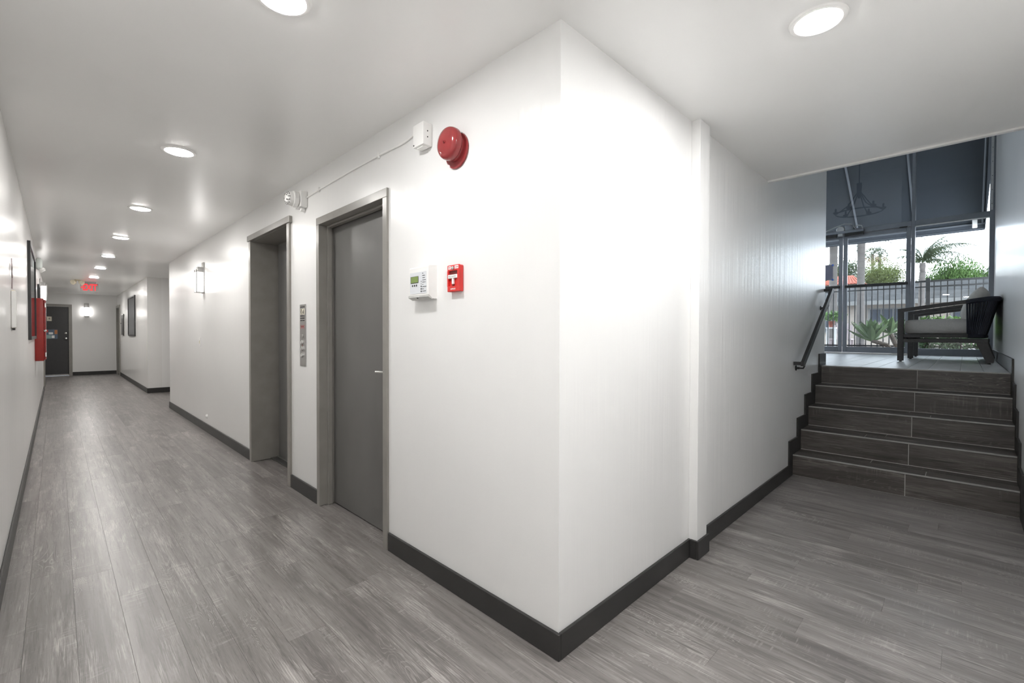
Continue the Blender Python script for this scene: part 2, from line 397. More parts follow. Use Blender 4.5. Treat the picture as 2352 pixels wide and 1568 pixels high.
def plank_rows(xa, xb, ya, yb):
    i0 = math.floor((xa-0.05)/PW); 
    i = i0
    while i*PW+0.05 < xb:
        x0, x1 = max(xa, i*PW+0.05), min(xb, (i+1)*PW+0.05)
        rr = random.Random(i*31+5); off = rr.random()*PL
        k = math.floor((ya-off)/PL)
        while k*PL+off < yb:
            y0, y1 = max(ya, k*PL+off), min(yb, (k+1)*PL+off)
            plank(x0, x1, y0, y1); k += 1
        i += 1
plank_rows(XL, XA, YR, YE)
plank_rows(XA, RX[0], YR, YB)
plank_rows(XA, 3.2, 9.54, 12.2)
plank_rows(XA, 1.58, 3.955, 4.93)
plank_rows(XA, 1.5, 2.41, 3.312)
plank_rows(-1.4, XL, 16.4, YE)

# ------------------------------------------------------------------ baseboards
BH, BT = 0.105, 0.013
def bb(name, *boxes, z=0.0):
    m_ = MB()
    for x0, x1, y0, y1 in boxes: m_.box(x0, x1, y0, y1, z, z+BH, bev=0.0025)
    return struct(m_.build(name, 'base_charcoal'))
bb('baseboard_corridor_near', (XA-BT, XA, YB-BT, 2.352))
bb('baseboard_corridor_middle', (XA-BT, XA, 3.366, 3.888))
bb('baseboard_corridor_far', (XA-BT, XA, 5.0, 9.54+BT), (XA, 3.2, 9.54, 9.54+BT))
bb('baseboard_stair_left', (XA, 2.518, YB-BT, YB), (2.518-BT, 2.65+BT, 1.048-BT, 1.048), (2.518-BT, 2.518, 1.048, YB-BT), (2.65, 2.65+BT, 1.048, YB), (2.65, 4.558, YB-BT, YB))
bb('baseboard_stair_right', (XL, 4.558, YR, YR+BT))
bb('baseboard_left', (XL, XL+BT, YR, 14.36))
bb('baseboard_left_far', (XL, XL+BT, 15.42, 16.4+BT), (-1.4, XL, 16.4, 16.4+BT))
bb('baseboard_back', (0.34, 1.36, YE-BT, YE), (-1.4, -0.67, YE-BT, YE))
bb('baseboard_far_right', (1.36-BT, 1.36, 12.2-BT, 17.88), (1.36, 3.2, 12.2-BT, 12.2))
def stepped(name, ya, yb, xend):
    up = [(4.558, 0.0), (4.558, 0.318), (4.830, 0.318), (4.830, 0.490), (5.103, 0.490), (5.103, 0.684), (5.375, 0.684), (5.375, 0.866), (5.683, 0.866), (5.683, ZT+0.125), (xend, ZT+0.125), (xend, ZT)]
    lo = [(RX[4], ZT)]
    for i in (4, 3, 2, 1, 0):
        lo += [(RX[i], RISE*i)] if i == 0 else [(RX[i], RISE*i), (RX[i-1], RISE*i)]
    m_ = MB()
    xs = [4.558, RX[0], 4.830, RX[1], 5.103, RX[2], 5.375, RX[3], 5.683, RX[4], xend]
    top = lambda x: [0.318, 0.490, 0.684, 0.866, ZT+0.125][sum(x > q for q in (4.830, 5.103, 5.375, 5.683))]
    bot = lambda x: RISE*sum(x > q for q in RX)
    for x0, x1 in zip(xs, xs[1:]):
        xm = (x0+x1)/2; m_.box(x0, x1, ya, yb, bot(xm)-0.002, top(xm))
    return m_
struct(stepped('a', YB-BT, YB, 5.97+BT).box(5.97, 5.97+BT, YB, YB+0.28, ZT, ZT+0.125).box(5.97, 5.97+BT, YB+0.28, 8.0, ZT, ZT+0.125).build('baseboard_steps_left', 'base_charcoal'))
struct(stepped('b', YR, YR+BT, FX-0.05).build('baseboard_steps_right', 'base_charcoal'))

# ------------------------------------------------------------------ stairs and lobby floor
st = struct(root('stairs', (5.2, 0.4, 0)))
core = MB()
for i in range(5): core.box(RX[i]+0.004, RX[i+1]+0.004 if i < 4 else 5.9, YR, YB, 0, RISE*(i+1)-0.003)
core.build('stair_core', 'grout', st)
YS = 0.32; ya, yb = YR+BT, YB-BT
tsplit = [[0.204, 0.553], [0.612, 0.483], [0.204, 0.35], [0.609, 0.5]]
for i in range(5):
    z0, z1 = RISE*i+0.004, RISE*(i+1)-0.012
    for a, b_ in ((ya, YS-0.0025), (YS+0.0025, yb)):
        box(RX[i], RX[i]+0.012, a, b_, z0, z1, bev=0.001).build('riser_tile', 'stair_tile', st)
    zt = RISE*(i+1)
    box(RX[i]-0.006, RX[i]+0.010, ya, yb, zt-0.012, zt, bev=0.002).build('nosing', 'nosing_metal', st)
    if i < 4:
        s0 = tsplit[i][0]; xm = RX[i]+0.165; s1 = tsplit[i][1]
        for xx0, xx1, ys in ((RX[i]+0.012, xm-0.002, s0), (xm+0.002, RX[i+1]-0.003, s1)):
            for a, b_ in ((ya, ys-0.0025), (ys+0.0025, yb)):
                box(xx0, xx1, a, b_, zt-0.010, zt-0.0005, bev=0.001).build('tread_tile', 'stair_tile', st)
lf = struct(box(5.9, FX+0.1, YR-0.1, 8.1, ZT-0.18, ZT-0.008).box(5.785, 5.9, YR, YB+0.2, ZT-0.18, ZT-0.008).build('floor_lobby', 'grout'))
ylines = [-0.275, -0.12, 0.03, 0.25, 0.40, 0.62, 0.77, 0.99, 1.14, 1.36, 1.51, 1.73, 1.88, 2.10]
for k in range(len(ylines)-1):
    y0, y1 = ylines[k], ylines[k+1]; off = (0.62*((k*0.37) % 1)); x = 5.782-off
    while x < FX:
        a, b_ = max(x, 5.782), min(x+0.62, FX-0.03)
        if y0 > 1.09 and b_ > 5.97: a = max(a, 5.985)
        if b_-a > 0.02 and not (y1 > 1.09 and b_ <= 5.99):
            y1b = y1
            if y0 < 1.084 < y1 and a < 5.97: y1b = 1.084
            box(a+0.002, b_-0.002, y0+0.002, y1b-0.002, ZT-0.008, ZT, bev=0.0008).build('floor_tile', 'lobby_tile', lf)
        x += 0.62
box(5.985, FX-0.03, 2.10, 7.99, ZT-0.008, ZT).build('floor_tile_field', 'lobby_tile', lf)['kind'] = 'stuff'

# ------------------------------------------------------------------ ceiling lights
def downlight(x, y, lab, k=1.0, first=[None]):
    if first[0] is None:
        t = root('ceiling_light', (x, y, H), lab, 'ceiling light', 'recessed ceiling lights')
        MB().lathe([(0.072, 0.0), (0.072, 0.004), (0.078, 0.008), (0.092, 0.006), (0.096, 0.0)], (x, y, H), (0, 0, -1), 40).build('trim_ring', 'white_plastic', t, smooth=True, keep_origin=(x, y, H))
        MB().lathe([(0.0735, 0.0), (0.0735, 0.006), (0.068, 0.011), (0.03, 0.013)], (x, y, H), (0, 0, -1), 40).build('diffuser', 'lamp_glow', t, keep_origin=(x, y, H))
        first[0] = t
    else:
        t = dup(first[0], (x, y, H)); t['label'] = lab
    ld = bpy.data.lights.new('downlight', 'AREA'); ld.shape = 'DISK'; ld.size = 0.14; ld.energy = LAMP_W*k; ld.color = LAMP_COL if y > 3 else LAMP_NEAR; ld.spread = R(LAMP_SPREAD)
    lo = bpy.data.objects.new('downlight', ld); COL.objects.link(lo); lo.location = (x, y, H-0.016)
    return t
downlight(2.05, 0.41, 'round recessed ceiling light on the stair side, right of the white corner', 0.66)
labs = ['round corridor ceiling light out of frame above the camera corner', 'round recessed ceiling light cut by the top edge of the photo, nearest in the corridor',  # the first is an added lamp out of view, fills the near corner
        'second nearest round corridor ceiling light, opposite the elevator doorway',
        'third round corridor ceiling light from the front', 'fourth round corridor ceiling light from the front',
        'fifth round corridor ceiling light from the front', 'sixth round corridor ceiling light, between fifth light and exit sign',
        'farthest round corridor ceiling light, right above the red exit sign']
labs += ['round corridor ceiling light just beyond the red exit sign', 'round corridor ceiling light in front of the end wall lamp, beyond the exit sign']  # both added, hidden by the sign, to light the dark far end
for y, lb, k in zip((-0.02, 1.732, 3.656, 5.573, 7.43, 9.35, 11.13, 13.06, 14.96, 16.86), labs, (0.86, 0.45, 0.33, 0.40, 0.44, 0.46, 0.48, 0.50, 0.54, 0.58)): downlight(0.578, y, lb, k)
# ------------------------------------------------------------------ corridor doors
# elevator (door_1)
ev = struct(root('door_1', (1.45, 4.44, 0)))
c = MB(); c.box(XA-0.018, XA+0.24, 4.935, 4.99, 0, 2.155, bev=0.002); c.build('jamb', 'frame_taupe', ev)
MB().box(XA-0.018, XA+0.24, 3.897, 3.952, 0, 2.155, bev=0.002).build('jamb', 'frame_taupe', ev)
MB().box(XA-0.028, XA, 3.868, 5.008, 2.155, 2.208, bev=0.002).box(XA, XA+0.24, 3.9, 4.985, 2.15, 2.183).build('header', 'frame_taupe', ev)
MB().box(1.585, 1.62, 3.93, 4.90, 0.012, 2.16, bev=0.002).build('sliding_panel', 'elevator_steel', ev)
MB().box(1.64, 1.66, 3.9, 4.99, 0, 2.3).build('shaft_back', 'black_plastic', ev)
MB().box(1.515, 1.60, 3.952, 4.935, 0.0005, 0.012, bev=0.002).build('sill', 'sill_metal', ev)
MB().box(1.572, 1.583, 3.952, 4.935, 0.012, 0.018).build('sill_groove', 'steel_brushed', ev)
# plain service door (door_2)
d2 = struct(root('door_2', (1.45, 2.86, 0)))
for a, b_, r0, r1 in ((3.314, 3.362, 3.30, 3.314), (2.359, 2.407, 2.407, 2.421)):
    MB().box(XA-0.014, XA+0.15, a, b_, 0, 2.042, bev=0.002).build('jamb', 'frame_taupe', d2)
    MB().box(XA+0.045, XA+0.08, r0, r1, 0, 2.042, bev=0.003).build('stop_bead', 'frame_taupe', d2)
MB().box(XA-0.014, XA+0.15, 2.359, 3.362, 2.042, 2.094, bev=0.002).build('head', 'frame_taupe', d2)
MB().box(XA+0.045, XA+0.08, 2.407, 3.314, 2.028, 2.042, bev=0.003).build('stop_bead', 'frame_taupe', d2)
MB().box(1.450, 1.492, 2.41, 3.306, 0.008, 2.036, bev=0.0015).build('door_leaf', 'door_grey', d2)
MB().box(1.50, 1.52, 2.36, 3.36, 0, 2.1).build('dark_backing', 'black_plastic', d2)  # added unseen sheet, blocks light behind the leaf
lv = MB(); lv.lathe([(0.026, 0), (0.026, 0.006), (0.010, 0.008), (0.010, 0.045), (0.0, 0.046)], (1.45, 2.475, 1.02), (-1, 0, 0), 20)
lv.tube([(1.408, 2.475, 1.02), (1.404, 2.50, 1.021), (1.402, 2.59, 1.018)], 0.009, 10); lv.build('lever_handle', 'chrome', d2, smooth=True)
# far end door (door_3)
d3 = struct(root('door_3', (-0.16, YE, 0)))
for a, b_ in ((0.268, 0.343), (-0.676, -0.601)): MB().box(a, b_, YE-0.02, YE+0.12, 0, 2.05, bev=0.002).build('jamb', 'frame_taupe', d3)
MB().box(-0.676, 0.343, YE-0.02, YE+0.12, 2.05, 2.12, bev=0.002).build('head', 'frame_taupe', d3)
lf3 = MB().box(-0.598, 0.262, YE+0.04, YE+0.085, 0.02, 2.045, bev=0.002).build('door_leaf', simple('door_charcoal', (0.030, 0.030, 0.031), 0.4), d3)
MB().box(-0.598, 0.262, YE+0.02, YE+0.045, 0.02, 0.05).build('door_sweep', 'steel_brushed', d3)
MB().lathe([(0.030, 0), (0.030, 0.012), (0.020, 0.018), (0, 0.019)], (0.213, YE+0.04, 1.265), (0, -1, 0), 20).build('deadbolt', 'chrome', d3, smooth=True)
MB().lathe([(0.030, 0), (0.030, 0.006), (0.012, 0.012), (0.012, 0.03), (0.028, 0.042), (0.030, 0.055), (0.020, 0.066), (0, 0.068)], (0.213, YE+0.04, 1.11), (0, -1, 0), 20).build('door_knob', 'chrome', d3, smooth=True)
pl = MB().box(-0.185, -0.085, YE+0.036, YE+0.04, 1.62, 1.75).build('number_plate', 'note_paper', d3)
text('numeral', '4', 0.09, (-0.135, YE+0.0345, 1.685), (1, 0, 0), (0, 0, 1), 'print_dark', pl)
nb = MB().box(-0.22, 0.035, YE+0.036, YE+0.04, 1.10, 1.37).build('paper_collage', 'note_blue', d3)
for x0, x1, z0, z1, mt in ((-0.20, -0.10, 1.11, 1.21, 'note_teal'), (-0.09, -0.03, 1.12, 1.20, 'white_ink'), (-0.15, -0.06, 1.23, 1.29, 'white_ink'), (-0.03, 0.03, 1.24, 1.36, 'note_orange'), (-0.21, -0.16, 1.29, 1.36, 'print_red')):
    MB().box(x0, x1, YE+0.0335, YE+0.036, z0, z1).build('paper_patch', mt, nb)
MB().box(-0.62, 0.30, YE+0.19, YE+0.20, 0, 2.1).build('dark_backing', 'black_plastic', d3)  # added unseen sheet, stops light leaking in under the door
# door in the far right wall (door_4)
d4 = struct(root('door_4', (1.4, 18.4, 0)))
for a, b_ in ((17.885, 17.955), (18.835, 18.895)): MB().box(1.335, 1.50, a, b_, 0, 2.05, bev=0.002).build('jamb', 'frame_taupe', d4)
MB().box(1.335, 1.50, 17.885, 18.895, 2.05, 2.12, bev=0.002).build('head', 'frame_taupe', d4)
MB().box(1.40, 1.44, 17.957, 18.833, 0.008, 2.045, bev=0.002).build('door_leaf', 'door_grey', d4)
MB().lathe([(0.028, 0), (0.012, 0.01), (0.012, 0.03), (0.030, 0.045), (0.022, 0.065), (0, 0.067)], (1.40, 18.03, 1.08), (-1, 0, 0), 20).build('door_knob', 'chrome', d4, smooth=True)
# door in the far left wall (door_5)
d5 = struct(root('door_5', (-0.25, 14.9, 0)))
for a, b_ in ((14.365, 14.425), (15.355, 15.415)): MB().box(XL-0.15, XL+0.016, a, b_, 0, 2.085, bev=0.002).build('jamb', 'frame_taupe', d5)
MB().box(XL-0.15, XL+0.016, 14.365, 15.415, 2.085, 2.145, bev=0.002).build('head', 'frame_taupe', d5)
MB().box(XL-0.12, XL-0.08, 14.428, 15.352, 0.008, 2.08, bev=0.002).build('door_leaf', 'door_charcoal', d5)
MB().lathe([(0.028, 0), (0.012, 0.01), (0.012, 0.03), (0.030, 0.045), (0.022, 0.065), (0, 0.067)], (XL-0.08, 14.52, 1.02), (1, 0, 0), 20).build('door_knob', 'chrome', d5, smooth=True)

# ------------------------------------------------------------------ things on the corridor wall
# fire bell
fbz, fby = 2.150, 1.712
fby, fbz = 1.722, 2.123
bell = root('fire_bell', (XA, fby, fbz), 'round red fire alarm bell high on the white wall', 'bell')
AX = (-1, 0, 0)
MB().lathe([(0.080, 0), (0.084, 0.005), (0.082, 0.010), (0.066, 0.014)], (XA, fby, fbz), AX, 48).build('back_plate', 'red_enamel', bell, smooth=True)
MB().lathe([(0.064, 0.010), (0.064, 0.024), (0.058, 0.030), (0.050, 0.034)], (XA, fby, fbz+0.010), AX, 40).build('striker_housing', 'red_enamel', bell, smooth=True)
gz = fbz+0.023
MB().lathe([(0.030, 0.030), (0.072, 0.031), (0.0755, 0.034), (0.0755, 0.050), (0.073, 0.061), (0.066, 0.070), (0.050, 0.0755), (0.025, 0.078), (0.0, 0.0785)], (XA, fby+0.003, gz), AX, 56).build('gong', 'red_enamel', bell, smooth=True)
MB().lathe([(0.008, 0.077), (0.008, 0.081), (0.005, 0.082), (0.005, 0.086), (0, 0.0865)], (XA, fby+0.003, gz), AX, 12).build('center_screw', 'red_enamel', bell, smooth=True)
# white junction box above
jb = root('junction_box', (XA, 1.98, 2.26), 'small white metal box beside the red bell where the cable ends', 'box')
MB().box(XA-0.056, XA, 1.928, 2.022, 2.205, 2.318, bev=0.004, seg=2).build('body', 'white_plastic', jb, smooth=True)
for z in (2.245, 2.275): MB().lathe([(0.0035, 0), (0.0035, 0.001), (0, 0.0012)], (XA-0.03, 1.928, z), (0, -1, 0), 10).build('screw', 'dark_metal', jb)
MB().lathe([(0.0045, 0), (0.0045, 0.001), (0, 0.0012)], (XA-0.056, 2.012, 2.216), AX, 10).build('screw', 'dark_metal', jb)
MB().box(XA-0.045, XA-0.012, 1.95, 2.0, 2.199, 2.205, bev=0.001).build('knockout', 'white_trim', jb)
# sounder
sd = root('alarm_sounder', (XA, 3.62, 2.262), 'white round alarm sounder above the elevator doorway, cable on its right', 'alarm')
MB().box(XA-0.05, XA, 3.612-0.062, 3.612+0.062, 2.215, 2.335, bev=0.004, seg=2).build('back_box', 'white_plastic', sd, smooth=True)
MB().lathe([(0.050, 0.05), (0.060, 0.055), (0.060, 0.085), (0.052, 0.092), (0.050, 0.110), (0.043, 0.125), (0.028, 0.134), (0, 0.137)], (XA, 3.62, 2.275), AX, 36).build('dome', 'white_plastic', sd, smooth=True)
sl = MB()
for ring, (rr_, hh) in enumerate(((0.0285, 0.1335), (0.038, 0.1275), (0.0455, 0.120))):
    nn = (5, 9, 12)[ring]
    for k in range(nn):
        t = 2*math.pi*k/nn + ring*0.2; cx, cyy, cz = XA-hh-0.0008, 3.62+rr_*math.cos(t), 2.275+rr_*math.sin(t)
        tv = Vector((0, -math.sin(t), math.cos(t))); rv = Vector((0.25+0.22*ring, math.cos(t), math.sin(t))).normalized()
        p0 = Vector((cx, cyy, cz)); a_ = tv*0.0050; c_ = rv*0.0024; nn_ = a_.cross(c_).normalized()*0.0016
        sl.add([p0-a_-c_-nn_, p0+a_-c_-nn_, p0+a_+c_-nn_, p0-a_+c_-nn_, p0-a_-c_+nn_, p0+a_-c_+nn_, p0+a_+c_+nn_, p0-a_+c_+nn_], [(0,3,2,1),(4,5,6,7),(0,1,5,4),(1,2,6,5),(2,3,7,6),(3,0,4,7)])
sl.build('grille_slots', 'dark_metal', sd)
MB().box(XA-0.036, XA-0.004, 3.60-0.018, 3.60+0.018, 2.190, 2.215, bev=0.008, seg=2).build('cable_gland', 'white_trim', sd, smooth=True)
# cable with clips
cb = root('alarm_cable', (XA, 2.8, 2.29), 'thin white surface cable running from sounder to junction box', 'cable')
cp = [(3.55, 2.288), (3.45, 2.291), (3.30, 2.296), (3.05, 2.300), (2.85, 2.303), (2.62, 2.305), (2.44, 2.304), (2.32, 2.301), (2.24, 2.298), (2.17, 2.299), (2.10, 2.308), (2.022, 2.302)]
MB().tube([(XA-0.006, y, z) for y, z in cp], 0.0055, 8).build('wire', 'white_trim', cb, smooth=True)
for y, z in ((3.32, 2.296), (2.46, 2.304)): MB().box(XA-0.014, XA, y-0.006, y+0.006, z-0.017, z+0.017, bev=0.002).build('clip', 'white_plastic', cb)
# annunciator panel
fx = 1.306
an = root('fire_annunciator', (XA, 1.97, 1.42), 'white alarm control panel with a green display, left of red pull station', 'control panel')
MB().prism([(XA, 1.600), (fx+0.006, 1.596), (fx, 1.590), (fx, 1.452), (XA-0.030, 1.432), (XA, 1.432)], 1, 1.888, 2.062).build('case', 'white_plastic', an)
MB().prism([(fx+0.001, 1.452), (fx-0.004, 1.449), (fx-0.004, 1.440), (XA-0.030, 1.428), (XA-0.030, 1.432)], 1, 1.886, 2.064).build('lower_lip', simple('lip_grey', (0.50, 0.50, 0.48), 0.4), an)
fp = MB().box(fx-0.002, fx, 1.905, 2.052, 1.459, 1.568).build('face_plate', 'faceplate', an)
MB().box(fx-0.0035, fx-0.002, 1.973, 2.044, 1.513, 1.548, bev=0.0006).build('display_bezel', 'dark_metal', fp)
MB().box(fx-0.0042, fx-0.0035, 1.975, 2.039, 1.516, 1.546).build('display', 'lcd_green', fp)
for k in range(3): MB().box(fx-0.0045, fx-0.002, 2.026-0.018*k-0.004, 2.026-0.018*k+0.004, 1.496, 1.506, bev=0.0008).build('button', 'dark_metal', fp)
for k in range(5): MB().box(fx-0.0045, fx-0.002, 1.944, 1.951, 1.4655+0.0125*k, 1.472+0.0125*k, bev=0.0008).build('status_button', 'grey_plastic' if k in (3, 4) else 'dark_metal', fp)
for k, s_ in enumerate(('SYSTEM RESET', 'DRILL', 'ALARM SILENCE', 'ACK', 'POWER ON', 'SUPERVISORY', 'TROUBLE', 'SILENCED', 'FIRE')):
    text('caption', s_, 0.0052, (fx-0.0024, 1.939, 1.469+0.0112*k), (0, -1, 0), (0, 0, 1), 'print_dark', fp, 0.0003, 'LEFT')
kp = MB().prism([(fx-0.0045, 1.444), (fx+0.012, 1.4355), (fx+0.011, 1.4335), (fx-0.0055, 1.442)], 1, 1.962, 2.012).build('lock_plate', 'white_ink', an)
MB().lathe([(0.005, 0), (0.005, 0.003), (0, 0.0032)], (fx+0.002, 1.987, 1.438), (-0.5, 0, -0.86), 12).build('key_lock', 'dark_metal', kp)
# pull station
px = 1.334
ps = root('pull_station', (XA, 1.72, 1.45), 'red fire alarm pull station with white T handle', 'fire alarm')
MB().box(px+0.004, XA, 1.677, 1.767, 1.455, 1.580, bev=0.003).build('back_box', 'red_plastic', ps)
MB().box(px-0.004, px+0.004, 1.677, 1.767, 1.553, 1.581, bev=0.002).box(px-0.004, px+0.004, 1.677, 1.767, 1.455, 1.482, bev=0.002).box(px-0.004, px+0.004, 1.677, 1.690, 1.48, 1.555).box(px-0.004, px+0.004, 1.757, 1.767, 1.48, 1.555).build('front_cover', 'red_plastic', ps)
MB().box(px+0.0025, px+0.0042, 1.690, 1.757, 1.535, 1.553).build('finger_slot', 'dark_red', ps)
ph = MB().box(px-0.008, px+0.003, 1.689, 1.758, 1.517, 1.535, bev=0.002).box(px-0.007, px+0.003, 1.717, 1.729, 1.49, 1.518, bev=0.0015).build('t_handle', 'white_ink', ps)
text('lettering', 'PULL DOWN', 0.010, (px-0.0084, 1.7235, 1.526), (0, -1, 0), (0, 0, 1), simple('ink_faded', (0.45, 0.45, 0.45), 0.6), ph, 0.0003)
for y in (1.747, 1.694):
    t_ = MB().box(px-0.0048, px-0.004, y-0.013 if y < 1.7 else y-0.009, y+0.015 if y < 1.7 else y+0.011, 1.562, 1.576).build('name_plate', 'white_ink', ps)
    text('lettering', 'FIRE' if y > 1.72 else 'ALARM', 0.0078, (px-0.0052, y+0.001, 1.569), (0, -1, 0), (0, 0, 1), 'print_red', t_, 0.0003)
MB().lathe([(0.0085, 0), (0.0085, 0.004), (0.005, 0.0055), (0, 0.006)], (px-0.004, 1.722, 1.566), AX, 20).build('key_lock', 'silver_key', ps, smooth=True)
MB().box(px-0.0046, px+0.003, 1.7185, 1.7275, 1.481, 1.489).build('latch_hole', 'dark_red', ps)
text('lettering', 'SIMPLEX', 0.0105, (px-0.0044, 1.722, 1.467), (0, -1, 0), (0, 0, 1), 'white_ink', ps, 0.0003)
# elevator call plate
cpn = root('elevator_call_plate', (XA, 3.645, 1.0), 'tall narrow steel elevator call plate between the two grey doorways', 'control panel')
MB().box(XA-0.006, XA, 3.588, 3.702, 1.004, 1.482, bev=0.0015).build('face_plate', 'steel_brushed', cpn)
xq = XA-0.0064
def cl(yc, zc, wd, hg, mt, nm='engraving', d=0.0006): return MB().box(xq-d, xq+0.0005, yc-wd/2, yc+wd/2, zc-hg/2, zc+hg/2).build(nm, mt, cpn)
text('lettering', 'IN CASE OF FIRE', 0.0125, (xq, 3.645, 1.462), (0, -1, 0), (0, 0, 1), 'print_dark', cpn, 0.0003)
pg = cl(3.645, 1.426, 0.085, 0.045, 'note_paper', 'pictogram_panel')
MB().tube([(xq-0.001, 3.662, 1.408), (xq-0.001, 3.668, 1.424), (xq-0.001, 3.662, 1.444)], 0.004, 6).build('pictogram_figure', 'print_dark', pg)
MB().prism([(3.635, 1.407), (3.618, 1.412), (3.620, 1.428), (3.627, 1.446), (3.634, 1.430), (3.641, 1.420)], 0, xq-0.0015, xq-0.0006).build('pictogram_flame', 'print_dark', pg)
for k, s_ in enumerate(('ELEVATORS ARE', 'OUT OF SERVICE', 'USE EXIT STAIRS')): text('lettering', s_, 0.0115, (xq, 3.645, 1.392-0.0175*k), (0, -1, 0), (0, 0, 1), 'print_dark', cpn, 0.0003)
cl(3.645, 1.319, 0.09, 0.0022, 'print_red'); cl(3.645, 1.299, 0.09, 0.0022, 'print_red')
text('lettering', 'FIRE SERVICE', 0.0115, (xq, 3.645, 1.309), (0, -1, 0), (0, 0, 1), 'print_red', cpn, 0.0003)
MB().lathe([(0.017, 0), (0.017, 0.003), (0.013, 0.004), (0, 0.0035)], (XA-0.006, 3.645, 1.237), AX, 20).build('key_switch', 'steel_brushed', cpn, smooth=True)
for z in (1.187, 1.138, 1.088): MB().lathe([(0.019, 0), (0.019, 0.006), (0.015, 0.010), (0.006, 0.0085), (0, 0.008)], (XA-0.006, 3.645, z), AX, 24).build('call_button', 'chrome', cpn, smooth=True)
text('lettering', 'UP', 0.011, (xq, 3.645, 1.163), (0, -1, 0), (0, 0, 1), 'print_red', cpn, 0.0003)
# switch plate and door stop further down
sw = root('switch_plate', (XA, 7.222, 1.085), 'white light switch plate on corridor wall below the lit wall lamp', 'switch')
MB().box(XA-0.007, XA, 7.185, 7.26, 1.085, 1.205, bev=0.002).build('plate', 'white_plastic', sw)
MB().box(XA-0.012, XA-0.006, 7.215, 7.23, 1.125, 1.165, bev=0.002).build('rocker', 'cream_plastic', sw)
ds = root('wall_bumper', (XA, 6.86, 0.2), 'small white round wall bumper low above the corridor baseboard', 'door stop')
MB().lathe([(0.026, 0), (0.026, 0.004), (0.022, 0.012), (0.018, 0.020), (0, 0.022)], (XA, 6.86, 0.2), AX, 20).build('rubber_cup', 'white_plastic', ds, smooth=True)
MB().lathe([(0.030, 0), (0.030, 0.002), (0, 0.0025)], (XA, 6.86, 0.2), AX, 20).build('base_disc', 'white_trim', ds)

# ------------------------------------------------------------------ sconces
def sconce(o, nrm, lab):
    """o: point on the wall at the plate centre bottom; nrm: wall normal"""
    nv = Vector(nrm); tv = Vector((0, 0, 1)).cross(nv)
    t = root('wall_sconce', o, lab, 'wall lamp', 'corridor wall lamps')
    def bx(u0, u1, d0, d1, z0, z1, nm, mt, bev=0.002, par=None):
        bm = bmesh.new(); bmesh.ops.create_cube(bm, size=1)
        for v in bm.verts: v.co = ((u0+u1)/2+v.co.x*(u1-u0), (d0+d1)/2+v.co.y*(d1-d0), (z0+z1)/2+v.co.z*(z1-z0))
        bmesh.ops.bevel(bm, geom=bm.edges[:], offset=bev, segments=2, affect='EDGES', profile=0.5)
        M = Matrix(((tv.x, nv.x, 0, o[0]), (tv.y, nv.y, 0, o[1]), (0, 0, 1, o[2]), (0, 0, 0, 1)))
        return MB().bm(bm, M).build(nm, mt, par or t, smooth=True)
    bx(-0.052, 0.052, 0.0, 0.014, 0.0, 0.40, 'back_plate', 'steel_brushed')
    bx(-0.044, 0.044, 0.016, 0.072, 0.27, 0.335, 'top_block', 'steel_brushed')
    bx(-0.049, 0.049, 0.020, 0.092, 0.018, 0.272, 'glass_shade', 'sconce_glow', 0.012)
    for u in (-0.056, 0.050): bx(u+(0.0 if u < 0 else 0.003), u+(0.003 if u < 0 else 0.006), 0.082, 0.094, 0.008, 0.30, 'side_bar', 'steel_brushed', 0.0008)
    bx(-0.052, 0.052, 0.020, 0.090, 0.008, 0.018, 'bottom_rail', 'steel_brushed', 0.001)
    return t
sconce((XA, 7.0, 1.775), (-1, 0, 0), 'lit wall lamp on the right corridor wall before the side passage')
sconce((0.663, YE, 1.775), (0, -1, 0), 'lit wall lamp on the end wall beside the charcoal door')
sconce((XL, 11.7, 1.83), (1, 0, 0), 'lit wall lamp on the left wall above the red cabinet')

# ------------------------------------------------------------------ left wall things
def picture(name, x, nx, y0, y1, z0, z1, lab, fw=0.035, dp=0.024):
    t = root(name, (x, (y0+y1)/2, z0), lab, 'picture')
    a, b_ = (x, x+nx*dp) if nx > 0 else (x+nx*dp, x)
    for q in ((y0, y0+fw, z0, z1), (y1-fw, y1, z0, z1)): MB().box(a, b_, *q, bev=0.001).build('frame_side', 'picture_frame', t)
    for q in ((y0+fw, y1-fw, z0, z0+fw), (y0+fw, y1-fw, z1-fw, z1)): MB().box(a, b_, *q, bev=0.001).build('frame_rail', 'picture_frame', t)
    s0 = x+nx*0.004; s1 = x+nx*0.010; lo, hi = min(s0, s1), max(s0, s1)
    MB().box(lo, hi, y0+fw-0.004, y1-fw+0.004, z0+fw-0.004, z1-fw+0.004).build('mat_board', 'mat_board', t)
    mw = min(0.10, (y1-y0)*0.18); s2 = x+nx*0.012; lo, hi = min(s1, s2), max(s1, s2)
    MB().box(lo, hi, y0+fw+mw, y1-fw-mw, z0+fw+mw, z1-fw-mw).build('print', 'art_grey', t)
    s3 = x+nx*0.014; s4 = x+nx*0.016; lo, hi = min(s3, s4), max(s3, s4)
    MB().box(lo, hi, y0+fw-0.003, y1-fw+0.003, z0+fw-0.003, z1-fw+0.003).build('glazing', 'picture_glass', t)
    return t
picture('framed_picture', XL, 1, 6.77, 8.50, 1.185, 2.20, 'large black framed picture on the left wall next to the red cabinet')
picture('framed_picture', XL, 1, 10.2, 10.75, 1.30, 2.02, 'small dark framed picture mostly hidden behind the red cabinet', 0.025)
picture('framed_picture', 1.36, -1, 14.2, 15.62, 1.195, 2.19, 'tall black framed picture on the far right wall, reflecting a lamp')
th = root('wall_cabinet', (1.36, 16.95, 1.2), 'narrow dark edged wall cabinet between far picture and far doorway', 'cabinet')
MB().box(1.337, 1.36, 16.65, 17.25, 1.205, 1.80, bev=0.004).build('case', 'white_plastic', th)
